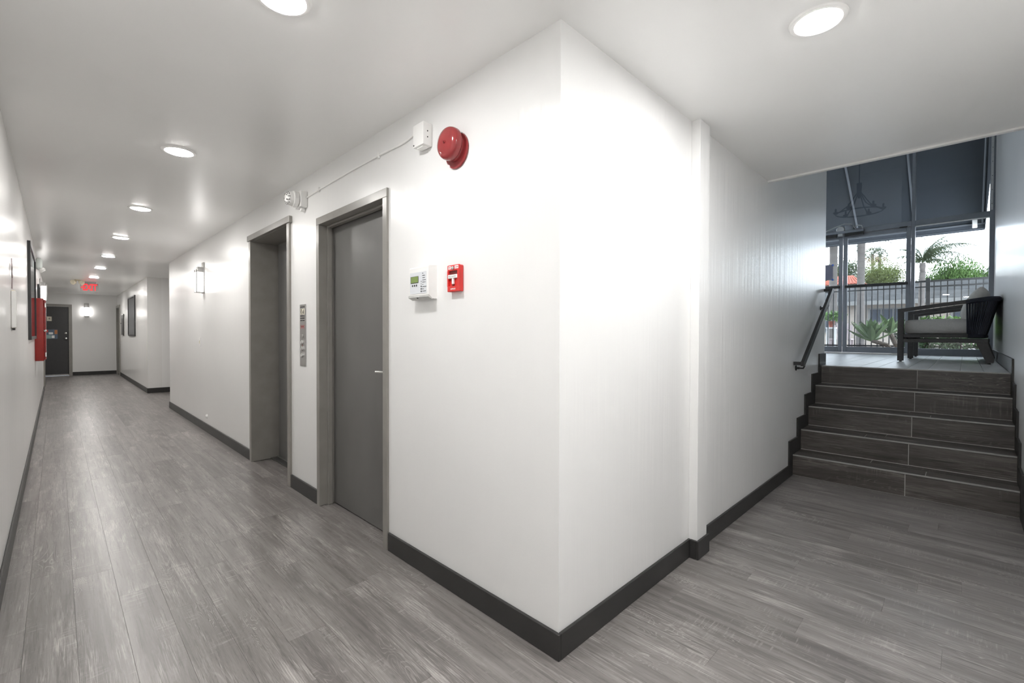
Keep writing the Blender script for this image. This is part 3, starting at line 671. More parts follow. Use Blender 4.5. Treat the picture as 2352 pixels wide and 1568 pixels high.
MB().box(1.327, 1.345, 16.64, 16.70, 1.20, 1.805).box(1.329, 1.337, 16.70, 17.22, 1.22, 1.785).build('door_edge', 'picture_frame', th)
MB().lathe([(0.012, 0), (0.012, 0.018), (0, 0.02)], (1.337, 17.235, 1.55), AX, 12).build('knob', 'dark_metal', th)
# red extinguisher cabinet
rc = root('extinguisher_cabinet', (XL, 8.95, 0.88), 'red fire cabinet on the left wall with rounded front edge', 'fire cabinet')
MB().box(XL, XL+0.088, 8.72, 9.14, 0.885, 1.722, bev=0.012, seg=3).build('body', 'red_cabinet', rc, smooth=True)
MB().box(XL+0.088, XL+0.106, 8.725, 9.135, 0.90, 1.705, bev=0.008, seg=2).build('door', 'red_enamel', rc, smooth=True)
MB().lathe([(0.010, 0), (0.010, 0.014), (0.014, 0.018), (0, 0.022)], (XL+0.100, 8.722, 1.29), (0, -1, 0), 12).build('latch', 'chrome', rc, smooth=True)
for z in (0.97, 1.63): MB().box(XL+0.096, XL+0.110, 8.720, 8.732, z-0.03, z+0.03, bev=0.002).build('hinge', 'chrome', rc)
# emergency lamp
em = root('emergency_light', (XL, 9.75, 2.2), 'white emergency light unit high on the left wall above the red cabinet', 'emergency light')
MB().box(XL, XL+0.065, 9.60, 9.92, 2.205, 2.36, bev=0.025, seg=3).build('housing', simple('housing_white', (0.62, 0.66, 0.64), 0.4, var=0.03), em, smooth=True)
for y in (9.66, 9.86): MB().lathe([(0.018, 0), (0.030, 0.01), (0.034, 0.035), (0.030, 0.04), (0, 0.038)], (XL+0.05, y, 2.215), (0.6, 0, -0.8), 18).build('lamp_head', 'white_plastic', em, smooth=True)
# intercom handset with cord at the near left
ic = root('wall_receptacle', (XL, 4.32, 1.27), 'off-white slim wall unit with a thin wire loop above it', 'wall unit')
MB().box(XL, XL+0.020, 4.272, 4.385, 1.285, 1.525, bev=0.006, seg=2).build('case', 'cream_plastic', ic, smooth=True)
MB().box(XL+0.001, XL+0.023, 4.268, 4.30, 1.287, 1.52, bev=0.004).build('front_cover', 'white_plastic', ic)
MB().box(XL+0.004, XL+0.016, 4.29, 4.36, 1.272, 1.286, bev=0.002).build('bottom_clip', 'dark_metal', ic)
MB().tube([(XL+0.006, 4.262, 1.535), (XL+0.007, 4.255, 1.60), (XL+0.006, 4.25, 1.67), (XL+0.006, 4.27, 1.722), (XL+0.006, 4.30, 1.67), (XL+0.007, 4.30, 1.60), (XL+0.006, 4.29, 1.535)], 0.003, 6).build('wire_loop', simple('wire_mauve', (0.40, 0.34, 0.34), 0.4), ic, smooth=True)
# exit sign
EX, EY = 0.55, 14.3
ex = root('exit_sign', (EX, EY, H), 'pale exit sign with glowing red letters hanging under the corridor ceiling', 'sign')
MB().box(EX-0.115, EX+0.115, EY-0.03, EY+0.03, H-0.035, H, bev=0.004).build('canopy', 'grey_plastic', ex)
ep = MB().box(EX-0.155, EX+0.155, EY-0.004, EY+0.004, H-0.235, H-0.035, bev=0.002).build('panel', simple('sign_panel', (0.34, 0.345, 0.33), 0.35, var=0.03), ex)
text('letters', 'EXIT', 0.205, (EX+0.012, EY-0.0062, H-0.133), (1, 0, 0), (0, 0, 1), 'exit_glow', ep, 0.0012, sx=0.58, bold=0.0065)
MB().prism([(EX-0.145, H-0.135), (EX-0.115, H-0.105), (EX-0.115, H-0.12), (EX-0.128, H-0.135), (EX-0.115, H-0.15), (EX-0.115, H-0.165)], 1, EY-0.0074, EY-0.005).build('arrow', 'exit_glow', ep)
eh = root('emergency_light', (0.345, 13.9, H), 'beige ceiling emergency light with two lamp heads beside exit sign', 'emergency light')
MB().lathe([(0.05, 0), (0.05, 0.02), (0.02, 0.03), (0, 0.03)], (0.345, 13.9, H), (0, 0, -1), 20).build('mount', 'cream_plastic', eh, smooth=True)
for dx in (-0.06, 0.06): MB().lathe([(0.02, 0), (0.045, 0.03), (0.055, 0.075), (0.05, 0.08), (0, 0.07)], (0.345+dx*0.4, 13.9, H-0.045), (dx*14, -0.6, -0.35), 18).build('lamp_head', 'cream_plastic', eh, smooth=True)

# ------------------------------------------------------------------ handrail
hr = root('handrail', (5.3, YB, 0.98), 'black flat bar handrail bolted to the wall beside the steps', 'handrail')
hy0, hy1 = 1.022, 1.034
def slope(x): return 1.0+(x-4.72)*(1.735-1.0)/(5.945-4.72)
m_ = MB(); th_ = 0.030
m_.prism([(4.700, 1.0-0.022), (4.745, 1.0-0.022), (5.945, 1.735-0.018), (5.945, 1.760), (5.905, 1.760), (4.715, 1.022), (4.700, 1.022)], 1, hy0-0.006, hy1+0.006)
m_.build('rail_bar', 'dark_metal', hr)
MB().box(4.700, 4.742, hy1+0.006, YB, 0.986, 1.016, bev=0.002).build('wall_return', 'dark_metal', hr)
MB().box(5.905, 5.945, hy1+0.006, YB, 1.730, 1.760, bev=0.002).build('wall_return', 'dark_metal', hr)
for x, z in ((4.78, 0.985), (5.76, 1.575)):
    b_ = MB(); b_.lathe([(0.024, 0), (0.024, 0.006), (0.010, 0.010), (0.010, 0.030)], (x, YB, z-0.03), (0, -1, 0), 16)
    b_.tube([(x, YB-0.025, z-0.03), (x, YB-0.06, z-0.03), (x, YB-0.068, z-0.01), (x, YB-0.068, slope(x)-0.02)], 0.008, 8)
    b_.build('bracket', 'dark_metal', hr, smooth=True)

# ------------------------------------------------------------------ glazed front
al = 'aluminium_grey'; fx0, fx1 = FX, FX+0.10
wn = struct(root('window_1', (FX, 0.18, ZT)))
def mull(y0, y1, z0, z1, nm, par): return MB().box(fx0, fx1, y0, y1, z0, z1, bev=0.003).build(nm, al, par)
mull(YR, -0.238, ZT, LH, 'jamb', wn); mull(0.603, 0.650, ZT, LH, 'mullion', wn); mull(-0.238, 0.603, 3.058, 3.140, 'transom', wn)
mull(-0.238, 0.603, ZT, 1.045, 'sill', wn); mull(-0.238, 0.603, LH-0.07, LH, 'head', wn)
MB().box(fx0+0.045, fx0+0.053, -0.238, 0.603, 1.045, 3.058).build('pane', 'pane_glass', wn)
MB().box(fx0+0.045, fx0+0.053, -0.238, 0.603, 3.140, LH-0.07).build('upper_pane', 'pane_glass', wn)
MB().box(fx0+0.03, fx0+0.044, -0.238, 0.603, 3.040, 3.058).build('glazing_bead', 'white_trim', wn)
rw = MB().box(fx0-0.016, fx0, -0.272, -0.244, 3.15, LH-0.1, bev=0.002).build('cable_raceway', 'grey_plastic', wn)
for k in range(9): MB().lathe([(0.005, 0), (0.005, 0.003), (0, 0.004)], (fx0-0.016, -0.258, 3.24+0.21*k), AX, 10).build('screw', 'dark_metal', rw)
w2 = struct(root('window_2', (FX, 1.57, 3.06)))
mull(0.650, 2.485, 3.058, 3.140, 'transom', w2); mull(0.650, 2.485, LH-0.07, LH, 'head', w2); mull(2.485, 2.535, ZT, LH, 'mullion', w2)
MB().box(fx0+0.045, fx0+0.053, 0.650, 2.485, 3.140, LH-0.07).build('upper_pane', 'pane_glass', w2)
MB().box(fx0, fx1, 0.650, 2.485, ZT, ZT+0.018).build('threshold', 'steel_brushed', w2)
w3 = struct(root('window_3', (FX, 5.2, ZT)))  # unseen left bays, added so more daylight reaches the lobby
ys3 = (2.535, 4.34, 6.14, 7.95)
for k in range(3):
    y0, y1 = ys3[k], ys3[k+1]-0.05
    mull(ys3[k+1]-0.05, ys3[k+1], ZT, LH, 'mullion', w3)
    mull(y0, y1, 3.058, 3.140, 'transom', w3); mull(y0, y1, ZT, 1.045, 'sill', w3); mull(y0, y1, LH-0.07, LH, 'head', w3)
    MB().box(fx0+0.045, fx0+0.053, y0, y1, 1.045, 3.058).build('pane', 'pane_glass', w3)
    MB().box(fx0+0.045, fx0+0.053, y0, y1, 3.140, LH-0.07).build('upper_pane', 'pane_glass', w3)
def leaf(name, y0, y1, hinge_right):
    d = struct(root(name, (FX+0.05, (y0+y1)/2, ZT)))
    zb, zt2 = ZT+0.024, 3.052; a, b_ = fx0+0.028, fx0+0.075; s = 0.058
    MB().box(a, b_, y0, y0+s, zb, zt2, bev=0.003).build('stile', al, d); MB().box(a, b_, y1-s, y1, zb, zt2, bev=0.003).build('stile', al, d)
    MB().box(a, b_, y0+s, y1-s, zb, 1.058, bev=0.003).build('bottom_rail', al, d); MB().box(a, b_, y0+s, y1-s, 2.992, zt2, bev=0.003).build('top_rail', al, d)
    MB().box(fx0+0.046, fx0+0.054, y0+s, y1-s, 1.058, 2.992).build('pane', 'pane_glass', d)
    MB().box(fx0-0.025, fx0+0.002, y0+0.03, y1-0.03, 2.100, 2.145, bev=0.004).build('push_bar', 'dark_metal', d)
    for y in (y0+0.035, y1-0.055): MB().box(fx0, a, y, y+0.02, 2.105, 2.14).build('bar_mount', 'dark_metal', d)
    return d
leaf('door_6', 0.655, 1.566, True); lw = leaf('door_7', 1.576, 2.480, False)
# door operator
op = root('door_operator', (FX-0.05, 1.5, 3.0), 'grey door operator with cables above the glass entrance doors', 'door operator')
MB().box(fx0-0.085, fx0, 1.265, 1.70, 3.062, 3.110, bev=0.006).build('track_cover', al, op)
MB().box(fx0-0.07, fx0-0.005, 1.27, 1.54, 3.012, 3.062, bev=0.003).build('arm_channel', 'black_plastic', op)
MB().box(fx0-0.07, fx0-0.005, 1.66, 1.95, 3.010, 3.062, bev=0.003).build('arm_channel', 'black_plastic', op)
MB().box(fx0-0.080, fx0-0.005, 1.66, 1.98, 3.065, 3.105, bev=0.006).build('track_cover', al, op)
MB().lathe([(0.0, 0), (0.058, 0.001), (0.062, 0.008), (0.062, 0.06), (0.055, 0.075), (0, 0.076)], (fx0-0.005, 1.60, 3.135), AX, 28).build('motor_cap', 'grey_plastic', op, smooth=True)
MB().box(fx0-0.08, fx0-0.002, 1.565, 1.635, 3.02, 3.09, bev=0.008, seg=2).build('gear_case', 'grey_plastic', op, smooth=True)
MB().box(fx0-0.08, fx0-0.002, 1.42, 1.535, 3.110, 3.205, bev=0.014, seg=2).build('motor_block', al, op, smooth=True)
MB().tube([(fx0-0.04, 1.98, 3.09), (fx0-0.045, 1.80, 3.15), (fx0-0.045, 1.66, 3.20), (fx0-0.04, 1.55, 3.235), (fx0-0.04, 1.45, 3.222), (fx0-0.04, 1.41, 3.17), (fx0-0.04, 1.38, 3.11)], 0.008, 8).build('cable', 'grey_plastic', op, smooth=True)
MB().tube([(fx0-0.04, 1.40, 3.16), (fx0-0.04, 1.35, 3.185), (fx0-0.04, 1.30, 3.170), (fx0-0.04, 1.28, 3.10)], 0.008, 8).build('cable', 'grey_plastic', op, smooth=True)
MB().box(fx0-0.02, fx0, 0.70, 0.80, 3.045, 3.065, bev=0.003).build('end_bracket', 'dark_metal', op)
# notice taped on left leaf
no = root('taped_notice', (FX+0.02, 1.79, 2.26), 'pale violet printed sheet taped with blue tape to the glass door', 'notice')
MB().box(fx0+0.0445, fx0+0.046, 1.722, 1.93, 2.265, 2.545).build('sheet', 'paper_violet', no)
for k in range(7): MB().box(fx0+0.0441, fx0+0.0446, 1.742, 1.91, 2.315+0.03*k, 2.321+0.03*k).build('print_line', simple('ink_violet', (0.22, 0.22, 0.32), 0.8) if k == 0 else 'ink_violet', no)
for y, z in ((1.722, 2.53), (1.722, 2.265), (1.90, 2.53)): MB().box(fx0+0.0437, fx0+0.0445, y-0.012, y+0.018, z-0.01, z+0.02).build('tape', 'tape_blue', no)

# ------------------------------------------------------------------ armchairs
def armchair():
    X0, X1 = 7.36, 8.34; t = root('lounge_chair', (7.85, 0.16, ZT), None, 'armchair', 'lobby lounge chairs')
    Z = ZT
    for xa in (X0, X1-0.06):
        MB().box(xa, xa+0.06, 0.540, 0.597, Z+0.012, Z+0.610, bev=0.002).build('front_leg', 'chair_frame', t)
        MB().lathe([(0.014, 0), (0.014, 0.010), (0.006, 0.014)], (xa+0.03, 0.568, Z), (0, 0, 1), 12).build('glide', 'black_plastic', t)
        MB().prism([(0.597, Z+0.603), (0.597, Z+0.647), (0.27, Z+0.694), (-0.03, Z+0.735), (-0.03, Z+0.692), (0.27, Z+0.653), (0.54, Z+0.612)], 0, xa, xa+0.06).build('armrest', 'chair_frame', t)
        MB().box(xa+0.006, xa+0.054, -0.02, 0.54, Z+0.297, Z+0.340, bev=0.002).build('upper_rail', 'chair_frame', t)
        MB().box(xa+0.004, xa+0.056, -0.182, 0.54, Z+0.238, Z+0.282, bev=0.002).build('lower_rail', 'chair_frame', t)
        MB().prism([(-0.085, Z+0.238), (-0.178, Z+0.238), (-0.232, Z+0.045), (-0.222, Z+0.018), (-0.170, Z+0.012)], 0, xa+0.002, xa+0.058).build('rear_leg', 'chair_frame', t)
        MB().lathe([(0.013, 0), (0.013, 0.010), (0.006, 0.018)], (xa+0.03, -0.190, Z), (0, 0, 1), 12).build('glide', 'black_plastic', t)
    MB().box(X0+0.06, X1-0.06, 0.515, 0.560, Z+0.24, Z+0.335, bev=0.002).build('front_rail', 'chair_frame', t)
    MB().box(X0+0.06, X1-0.06, -0.175, -0.13, Z+0.238, Z+0.282, bev=0.002).build('rear_rail', 'chair_frame', t)
    for k in range(5): MB().box(X0+0.05, X1-0.05, 0.02+0.1*k, 0.08+0.1*k, Z+0.318, Z+0.336).build('seat_slat', 'chair_frame', t)
    # U shaped back: top rail and bottom rail joined by cords
    def upath(y_side, y_back, z_side, z_back, rad, xa, xb, n=60):
        L = [Vector((xa, y_side, z_side))]
        pts = []
        yc = y_back+rad
        pts += [(xa, y_side+(yc-y_side)*k/10, z_side+(z_back-z_side)*min(1, k/10*1.1)) for k in range(11)]
        pts += [(xa+rad-rad*math.cos(a), yc-rad*math.sin(a), z_back) for a in [R(90*k/8) for k in range(1, 9)]]
        pts += [(xa+rad+(xb-xa-2*rad)*k/20, y_back, z_back) for k in range(1, 21)]
        pts += [(xb-rad+rad*math.sin(a), yc-rad*math.cos(a), z_back) for a in [R(90*k/8) for k in range(1, 9)]]
        pts += [(xb, yc+(y_side-yc)*k/10, z_back+(z_side-z_back)*max(0, (k/10-0.09)*1.1)) for k in range(1, 11)]
        return [Vector(p) for p in pts]
    top = upath(0.0, -0.252, Z+0.706, Z+0.733, 0.055, X0+0.028, X1-0.028)
    bot = upath(-0.012, -0.150, Z+0.312, Z+0.312, 0.04, X0+0.032, X1-0.032)
    MB().tube(top, 0.031, 8, flat=0.95).build('back_top_rail', 'chair_rope', t, smooth=True)
    MB().tube(bot, 0.022, 8).build('back_bottom_rail', 'chair_rope', t, smooth=True)
    n = len(top); idx = [0.4+1.15*k for k in range(int((n-1.5)/1.15))]
    for q in idx:
        i = int(q); fr_ = q-i
        a = top[i].lerp(top[min(i+1, n-1)], fr_); b_ = bot[i].lerp(bot[min(i+1, n-1)], fr_)
        MB().tube([a, a.lerp(b_, 0.5), b_], 0.0085, 6).build('back_cord', 'chair_rope', t, smooth=True)
    # seat cushion
    def cushion(nm, cx, cyy, cz, hx, hy, hz, mt, ex=5.0, crown=0.012, lean=0.0, ears=0.0):
        bm = bmesh.new(); N = 18
        mb = MB(); vs = []; fs = []
        for side in (1, -1):
            for i in range(N+1):
                for j in range(N+1):
                    u, v = -1+2*i/N, -1+2*j/N
                    u = math.sin(u*math.pi/2); v = math.sin(v*math.pi/2)
                    e = max(0.0, (1-abs(u)**ex)*(1-abs(v)**ex))**(0.35 if ex < 6 else 0.15)
                    vs.append((u, v, side*e))
        def idx(s_, i, j): return s_*(N+1)**2 + i*(N+1)+j
        for s_ in (0, 1):
            for i in range(N):
                for j in range(N):
                    q = (idx(s_, i, j), idx(s_, i+1, j), idx(s_, i+1, j+1), idx(s_, i, j+1)); fs.append(q if s_ == 0 else q[::-1])
        out = []
        for u, v, w_ in vs:
            if nm == 'seat_cushion': out.append((cx+u*hx, cyy+v*hy, cz+w_*hz+(crown*(1-u*u)*(1-v*v) if w_ > 0 else 0)))
            else:
                k_ = 1+ears*(abs(u)**3)*(1 if v > 0 else 0.3)
                zz = v*hz*k_-0.03*hz*(1-abs(u))*(1 if v > 0 else 0); out.append((cx+u*hx, cyy+w_*hy*(1-0.25*max(0, v))-lean*v, cz+zz))
        mb.add(out, fs)
        bm = bmesh.new()
        o = mb.build(nm, mt, t, smooth=True); bm.from_mesh(o.data); bmesh.ops.remove_doubles(bm, verts=bm.verts[:], dist=0.0008); bmesh.ops.recalc_face_normals(bm, faces=bm.faces[:]); bm.to_mesh(o.data); bm.free()
        o.data.set_sharp_from_angle(angle=R(60))
    cushion('seat_cushion', (X0+X1)/2, 0.235, Z+0.427, (X1-X0)/2-0.066, 0.304, 0.086, 'cushion_fabric', 22, 0.016)
    cushion('back_pillow', (X0+X1)/2, -0.070, Z+0.680, (X1-X0)/2-0.085, 0.112, 0.185, 'pillow_fabric', 3.0, 0, 0.05, 0.07)
    return t
ch = armchair(); ch['label'] = 'dark cord-back lounge chair with grey cushions, the nearer one at the stair top'
c2 = dup(ch, WL[ch]+Vector((0.99, -0.03, 0)))
_P = Vector((7.36, 0.597, ZT)); _M = Matrix.Rotation(R(-2.1), 3, 'Z')   # the nearer chair stands slightly turned
ch.rotation_euler = (0, 0, R(-2.1)); ch.location = _P+_M @ (WL[ch]-_P); c2['label'] = 'second cord-back lounge chair, behind the nearer one and closer to the glass'

# ------------------------------------------------------------------ chandelier in the lobby (out of direct view, mirrored by the glass)
CX, CY, CZ = 7.45, 1.70, 3.98
cd = root('chandelier', (CX, CY, LH), 'dark iron ring chandelier mirrored in the upper glass', 'chandelier')
MB().lathe([(0.07, 0), (0.07, 0.03), (0.02, 0.05)], (CX, CY, LH), (0, 0, -1), 20).build('canopy', 'dark_metal', cd, smooth=True)
MB().tube([(CX, CY, LH-0.04), (CX, CY, CZ+0.62)], 0.010, 8).build('rod', 'dark_metal', cd)
MB().lathe([(0.045, 0), (0.05, 0.02), (0.042, 0.25), (0.02, 0.33), (0, 0.34)], (CX, CY, CZ+0.64), (0, 0, -1), 16).build('hub', 'dark_metal', cd, smooth=True)
rp = [(CX+0.42*math.cos(2*math.pi*k/40), CY+0.42*math.sin(2*math.pi*k/40), CZ) for k in range(41)]
MB().tube(rp, 0.014, 6, caps=False).build('ring', 'dark_metal', cd, smooth=True)
for k in range(6):
    a = 2*math.pi*k/6+0.3; q = Vector((math.cos(a), math.sin(a), 0)); e_ = Vector((CX, CY, CZ))+q*0.42
    MB().tube([(CX+q.x*0.04, CY+q.y*0.04, CZ+0.42), (CX+q.x*0.2, CY+q.y*0.2, CZ+0.16), tuple(e_)], 0.012, 6).build('arm', 'dark_metal', cd, smooth=True)
    cp_ = MB().lathe([(0.02, 0), (0.05, 0.03), (0.055, 0.05), (0.02, 0.05), (0.018, 0.13), (0, 0.135)], e_, (0, 0, 1), 14).build('candle_cup', 'dark_metal', cd, smooth=True)

# ------------------------------------------------------------------ outside: ground, awning, fence
GZ = 0.88
struct(box(FX+0.12, 19.5, -8, 14, GZ-0.3, GZ).build('ground', 'paving'))
struct(box(19.5, 70, -40, 60, 0.1, 0.3).build('ground_far', simple('lawn_far', (0.08, 0.085, 0.055), 0.95, var=0.3)))
aw = root('awning', (11.2, 1.6, 3.28), 'dark slate canvas awning over the entrance seen through the glass', 'awning')
AY0, AY1 = -0.235, 2.7  # unseen left end cut short to let sky light into the lobby
def az(x): return 3.42+0.66*(12.5-x)
MB().prism([(10.06, az(10.06)), (12.5, az(12.5)), (12.5, az(12.5)+0.004), (10.06, az(10.06)+0.004)], 1, AY0, AY1).build('canvas', 'awning_canvas', aw)
MB().box(12.496, 12.504, AY0, AY1, 3.275, 3.425).build('valance', 'valance_canvas', aw)
MB().prism([(10.06, az(10.06)), (12.5, az(12.5)), (12.5, 3.30), (12.46, 3.275), (10.06, 3.62)], 1, AY0-0.006, AY0).build('side_curtain', 'awning_canvas', aw)
for y in (-0.205, 0.77, 1.68, 2.59):
    MB().tube([(10.08, y, az(10.08)-0.03), (12.47, y, az(12.47)-0.03)], 0.018, 8).build('rafter', 'aluminium_grey', aw)
MB().tube([(12.47, AY0, 3.40), (12.47, AY1, 3.40)], 0.018, 8).build('front_bar', 'aluminium_grey', aw)
MB().tube([(12.47, AY0, 3.30), (12.47, AY1, 3.30)], 0.006, 6).build('hem_rod', 'aluminium_grey', aw)
hb = root('hanging_bracket', (12.3, -0.1, 3.3), 'small white box hanging under the awning near its right end', 'fixture')
MB().box(12.27, 12.34, -0.135, -0.065, 3.30, 3.46, bev=0.01, seg=2).build('body', 'white_plastic', hb, smooth=True)
MB().box(12.30, 12.31, -0.11, -0.09, 3.45, az(12.31)-0.002).build('hanger', 'aluminium_grey', hb)
fe = root('railing_fence', (13, 1.5, GZ), 'black metal picket fence outside the glass front', 'fence')
FY0, FY1 = -0.9, 4.2
for z0, z1 in ((2.385, 2.425), (1.01, 1.045)): MB().box(12.985, 13.015, FY0, FY1, z0, z1).build('rail', 'fence_black', fe)
MB().box(12.985, 13.015, FY0, 0.54, 2.275, 2.305).build('rail', 'fence_black', fe)
MB().box(12.985, 13.015, 0.60, FY1, 2.275, 2.300).build('rail', 'fence_black', fe)
pk0 = None
y = FY0+0.045
while y < FY1:
    if not (0.53 < y < 0.61):
        if pk0 is None: pk0 = MB().box(12.991, 13.009, y-0.0095, y+0.0095, 1.0, 2.40).build('picket', 'fence_black', fe)
        else:
            p_ = pk0.copy(); COL.objects.link(p_); p_.location = pk0.location+Vector((0, y-(FY0+0.045), 0))
    y += 0.1025
for y in (0.57, 3.0): MB().box(12.965, 13.035, y-0.035, y+0.035, GZ, 2.47, bev=0.003).build('post', 'fence_black', fe)

# ------------------------------------------------------------------ plants
def leaf_cloud(mb, c, rad, n, size, rng, squash=1.0, droop=0.0, shell=0.55):
    for _ in range(n):
        while True:
            d = Vector((rng.uniform(-1, 1), rng.uniform(-1, 1), rng.uniform(-1, 1)))
            if 0.05 < d.length <= 1: break
        d = d.normalized()*(shell+(1-shell)*rng.random()) 
        p = Vector((c[0]+d.x*rad[0], c[1]+d.y*rad[1], c[2]+d.z*rad[2]))
        a = Vector((rng.uniform(-1, 1), rng.uniform(-1, 1), rng.uniform(-1, 1)-droop)).normalized(); b_ = a.cross(Vector((rng.uniform(-1, 1), rng.uniform(-1, 1), rng.uniform(-1, 1)))).normalized()
        s = size*rng.uniform(0.6, 1.3)
        mb.add([p-a*s-b_*s*0.05, p-b_*s*0.35, p+a*s, p+b_*s*0.35], [(0, 1, 2, 3)])
def agave(o, lab, n, sc, seed, stem_pts):
    rng = random.Random(seed); t = root('agave', o, lab, 'plant', 'agaves outside the glass')
    c = Vector(stem_pts[-1])
    MB().tube(stem_pts, [0.045, 0.04, 0.035], 8).build('stem', 'agave_stem', t, smooth=True)
    for k in range(n):
        az_ = k*2.399+rng.uniform(-0.2, 0.2); el = R(5+72*(k/(n-1))**0.9); L = sc*rng.uniform(0.85, 1.1)*(1 if k < n*0.75 else 0.8)
        d = Vector((math.cos(az_), math.sin(az_), 0)); up = Vector((0, 0, 1)); sd = d.cross(up)
        mb = MB(); vs = []; fs = []; NS = 9
        for i in range(NS+1):
            u = i/NS; wd = sc*0.125*(0.45+0.55*math.sin(min(1, u*1.5)*math.pi/2))*(1-max(0, (u-0.5)/0.5)**1.7)+0.001
            e2 = el+0.25*u*(1 if el < 0.7 else -0.35); 
            p = c + d*(L*u*math.cos(e2)) + up*(L*u*math.sin(e2))
            nrm = (up*math.cos(e2)-d*math.sin(e2))
            vs += [p-sd*wd+nrm*wd*0.35, p-nrm*0.0, p+sd*wd+nrm*wd*0.35, p-nrm*(0.012*(1-u)+0.002)]
        for i in range(NS):
            q = i*4
            for a_, b2 in ((0, 1), (1, 2), (2, 3), (3, 0)): fs.append((q+a_, q+b2, q+4+b2, q+4+a_))
        mb.add(vs, fs); mb.build('leaf', 'leaf_agave', t, smooth=True)
    return t
agave((10.7, 0.9, GZ), 'large agave rosette leaning on a thick stem outside the glass door', 18, 0.50, 3, [(10.8, 0.86, GZ), (10.75, 1.03, 1.09), (10.72, 1.235, 1.16)])
agave((11.05, 0.86, GZ), 'smaller agave rosette on a thin stem, right of the large one', 14, 0.42, 8, [(11.05, 0.80, GZ), (11.05, 0.92, 1.1), (11.0, 1.0, 1.30)])
rng = random.Random(5)
hg = root('hedge', (11.4, 0.2, GZ), 'leafy green hedge outside the glass behind the chairs', 'hedge')
mb = MB()
for k in range(9): leaf_cloud(mb, (11.35+rng.uniform(-0.1, 0.1), -0.55+0.15*k, 1.42), (0.30, 0.16, 0.20), 260, 0.045, rng)
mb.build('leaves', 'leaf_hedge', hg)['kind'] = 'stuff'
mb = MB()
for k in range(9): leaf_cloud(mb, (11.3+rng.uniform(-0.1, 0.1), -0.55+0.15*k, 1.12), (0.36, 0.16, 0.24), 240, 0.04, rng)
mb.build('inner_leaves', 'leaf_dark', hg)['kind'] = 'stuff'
mb = MB()
for k in range(14): mb.tube([(11.3, -0.55+0.1*k, GZ), (11.3+rng.uniform(-0.15, 0.15), -0.55+0.1*k+rng.uniform(-0.12, 0.12), 1.45)], 0.010, 5)
mb.build('branches', 'bark', hg)
sb = root('shrub', (11.7, 0.85, GZ), 'small-leaved dark green shrub right of the agaves', 'shrub')
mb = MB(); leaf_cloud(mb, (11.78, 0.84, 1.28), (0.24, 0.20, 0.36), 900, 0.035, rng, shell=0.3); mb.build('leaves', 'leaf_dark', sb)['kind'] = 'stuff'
MB().tube([(11.75, 0.80, GZ), (11.75, 0.80, 1.3)], 0.015, 6).build('stem', 'bark', sb)
# potted plant and garden chair beyond the fence on the left
pp = root('potted_plant', (13.6, 2.34, GZ), 'leafy plant in a terracotta pot on a stand beyond the fence', 'plant')
MB().lathe([(0.045, 0), (0.062, 0.12), (0.07, 0.13), (0.07, 0.155), (0.055, 0.155)], (13.6, 2.36, 1.46), (0, 0, 1), 18).build('pot', 'terracotta', pp, smooth=True)
MB().box(13.5, 13.7, 2.26, 2.46, 1.43, 1.46).box(13.51, 13.53, 2.27, 2.29, GZ, 1.43).box(13.67, 13.69, 2.27, 2.29, GZ, 1.43).box(13.51, 13.53, 2.43, 2.45, GZ, 1.43).box(13.67, 13.69, 2.43, 2.45, GZ, 1.43).build('stand', 'white_trim', pp)
mb = MB(); leaf_cloud(mb, (13.6, 2.33, 1.74), (0.24, 0.30, 0.13), 260, 0.06, rng, shell=0.2); mb.build('foliage', 'leaf_hedge', pp)['kind'] = 'stuff'
gc = root('garden_chair', (14.4, 2.25, GZ), 'pale slatted garden chair behind the fence, seen through the left door', 'chair')
for k in range(6): 
    a = R(-22+9*k); MB().prism([(2.25+0.05*(k-2.5)-0.02, 1.16), (2.25+0.05*(k-2.5)+0.02, 1.16), (2.25+0.075*(k-2.5)+0.03, 1.60-0.012*abs(k-2.5)**2), (2.25+0.075*(k-2.5)-0.03, 1.60-0.012*abs(k-2.5)**2)], 0, 14.40, 14.42).build('back_slat', 'pale_pink_wood', gc)
MB().box(14.0, 14.42, 2.02, 2.48, 1.15, 1.18).build('seat', 'pale_pink_wood', gc)
for x, y in ((14.02, 2.03), (14.36, 2.03), (14.02, 2.43), (14.36, 2.43)): MB().box(x, x+0.05, y, y+0.05, GZ, 1.15).build('leg', 'pale_pink_wood', gc)

def frond(mb, c, az_, el, L, droop, nl, lw, rng, ll):
    d = Vector((math.cos(az_), math.sin(az_), 0)); pts = []
    p = Vector(c); e = el; N = 18
    for i in range(N+1):
        pts.append(p.copy()); p = p + (d*math.cos(e)+Vector((0, 0, 1))*math.sin(e))*(L/N); e -= droop/N
    mb.tube(pts, [0.018*(1-0.8*i/N)*L/1.6 for i in range(N+1)], 5)
    sd = d.cross(Vector((0, 0, 1)))
    for k in range(nl):
        u = 0.12+0.88*k/nl; q = u*N; i = min(int(q), N-1); a = pts[i].lerp(pts[i+1], q-i)
        s = ll*math.sin(math.pi*(0.15+0.82*u))
        for sg in (1, -1):
            tip = a + sd*sg*s*0.55 + d*s*0.45 + Vector((0, 0, -s*rng.uniform(0.45, 0.9)))
            w_ = (pts[i+1]-pts[i]).normalized()*lw
            mb.add([a-w_, a+w_, tip+w_*0.2, tip-w_*0.2], [(0, 1, 2, 3)])
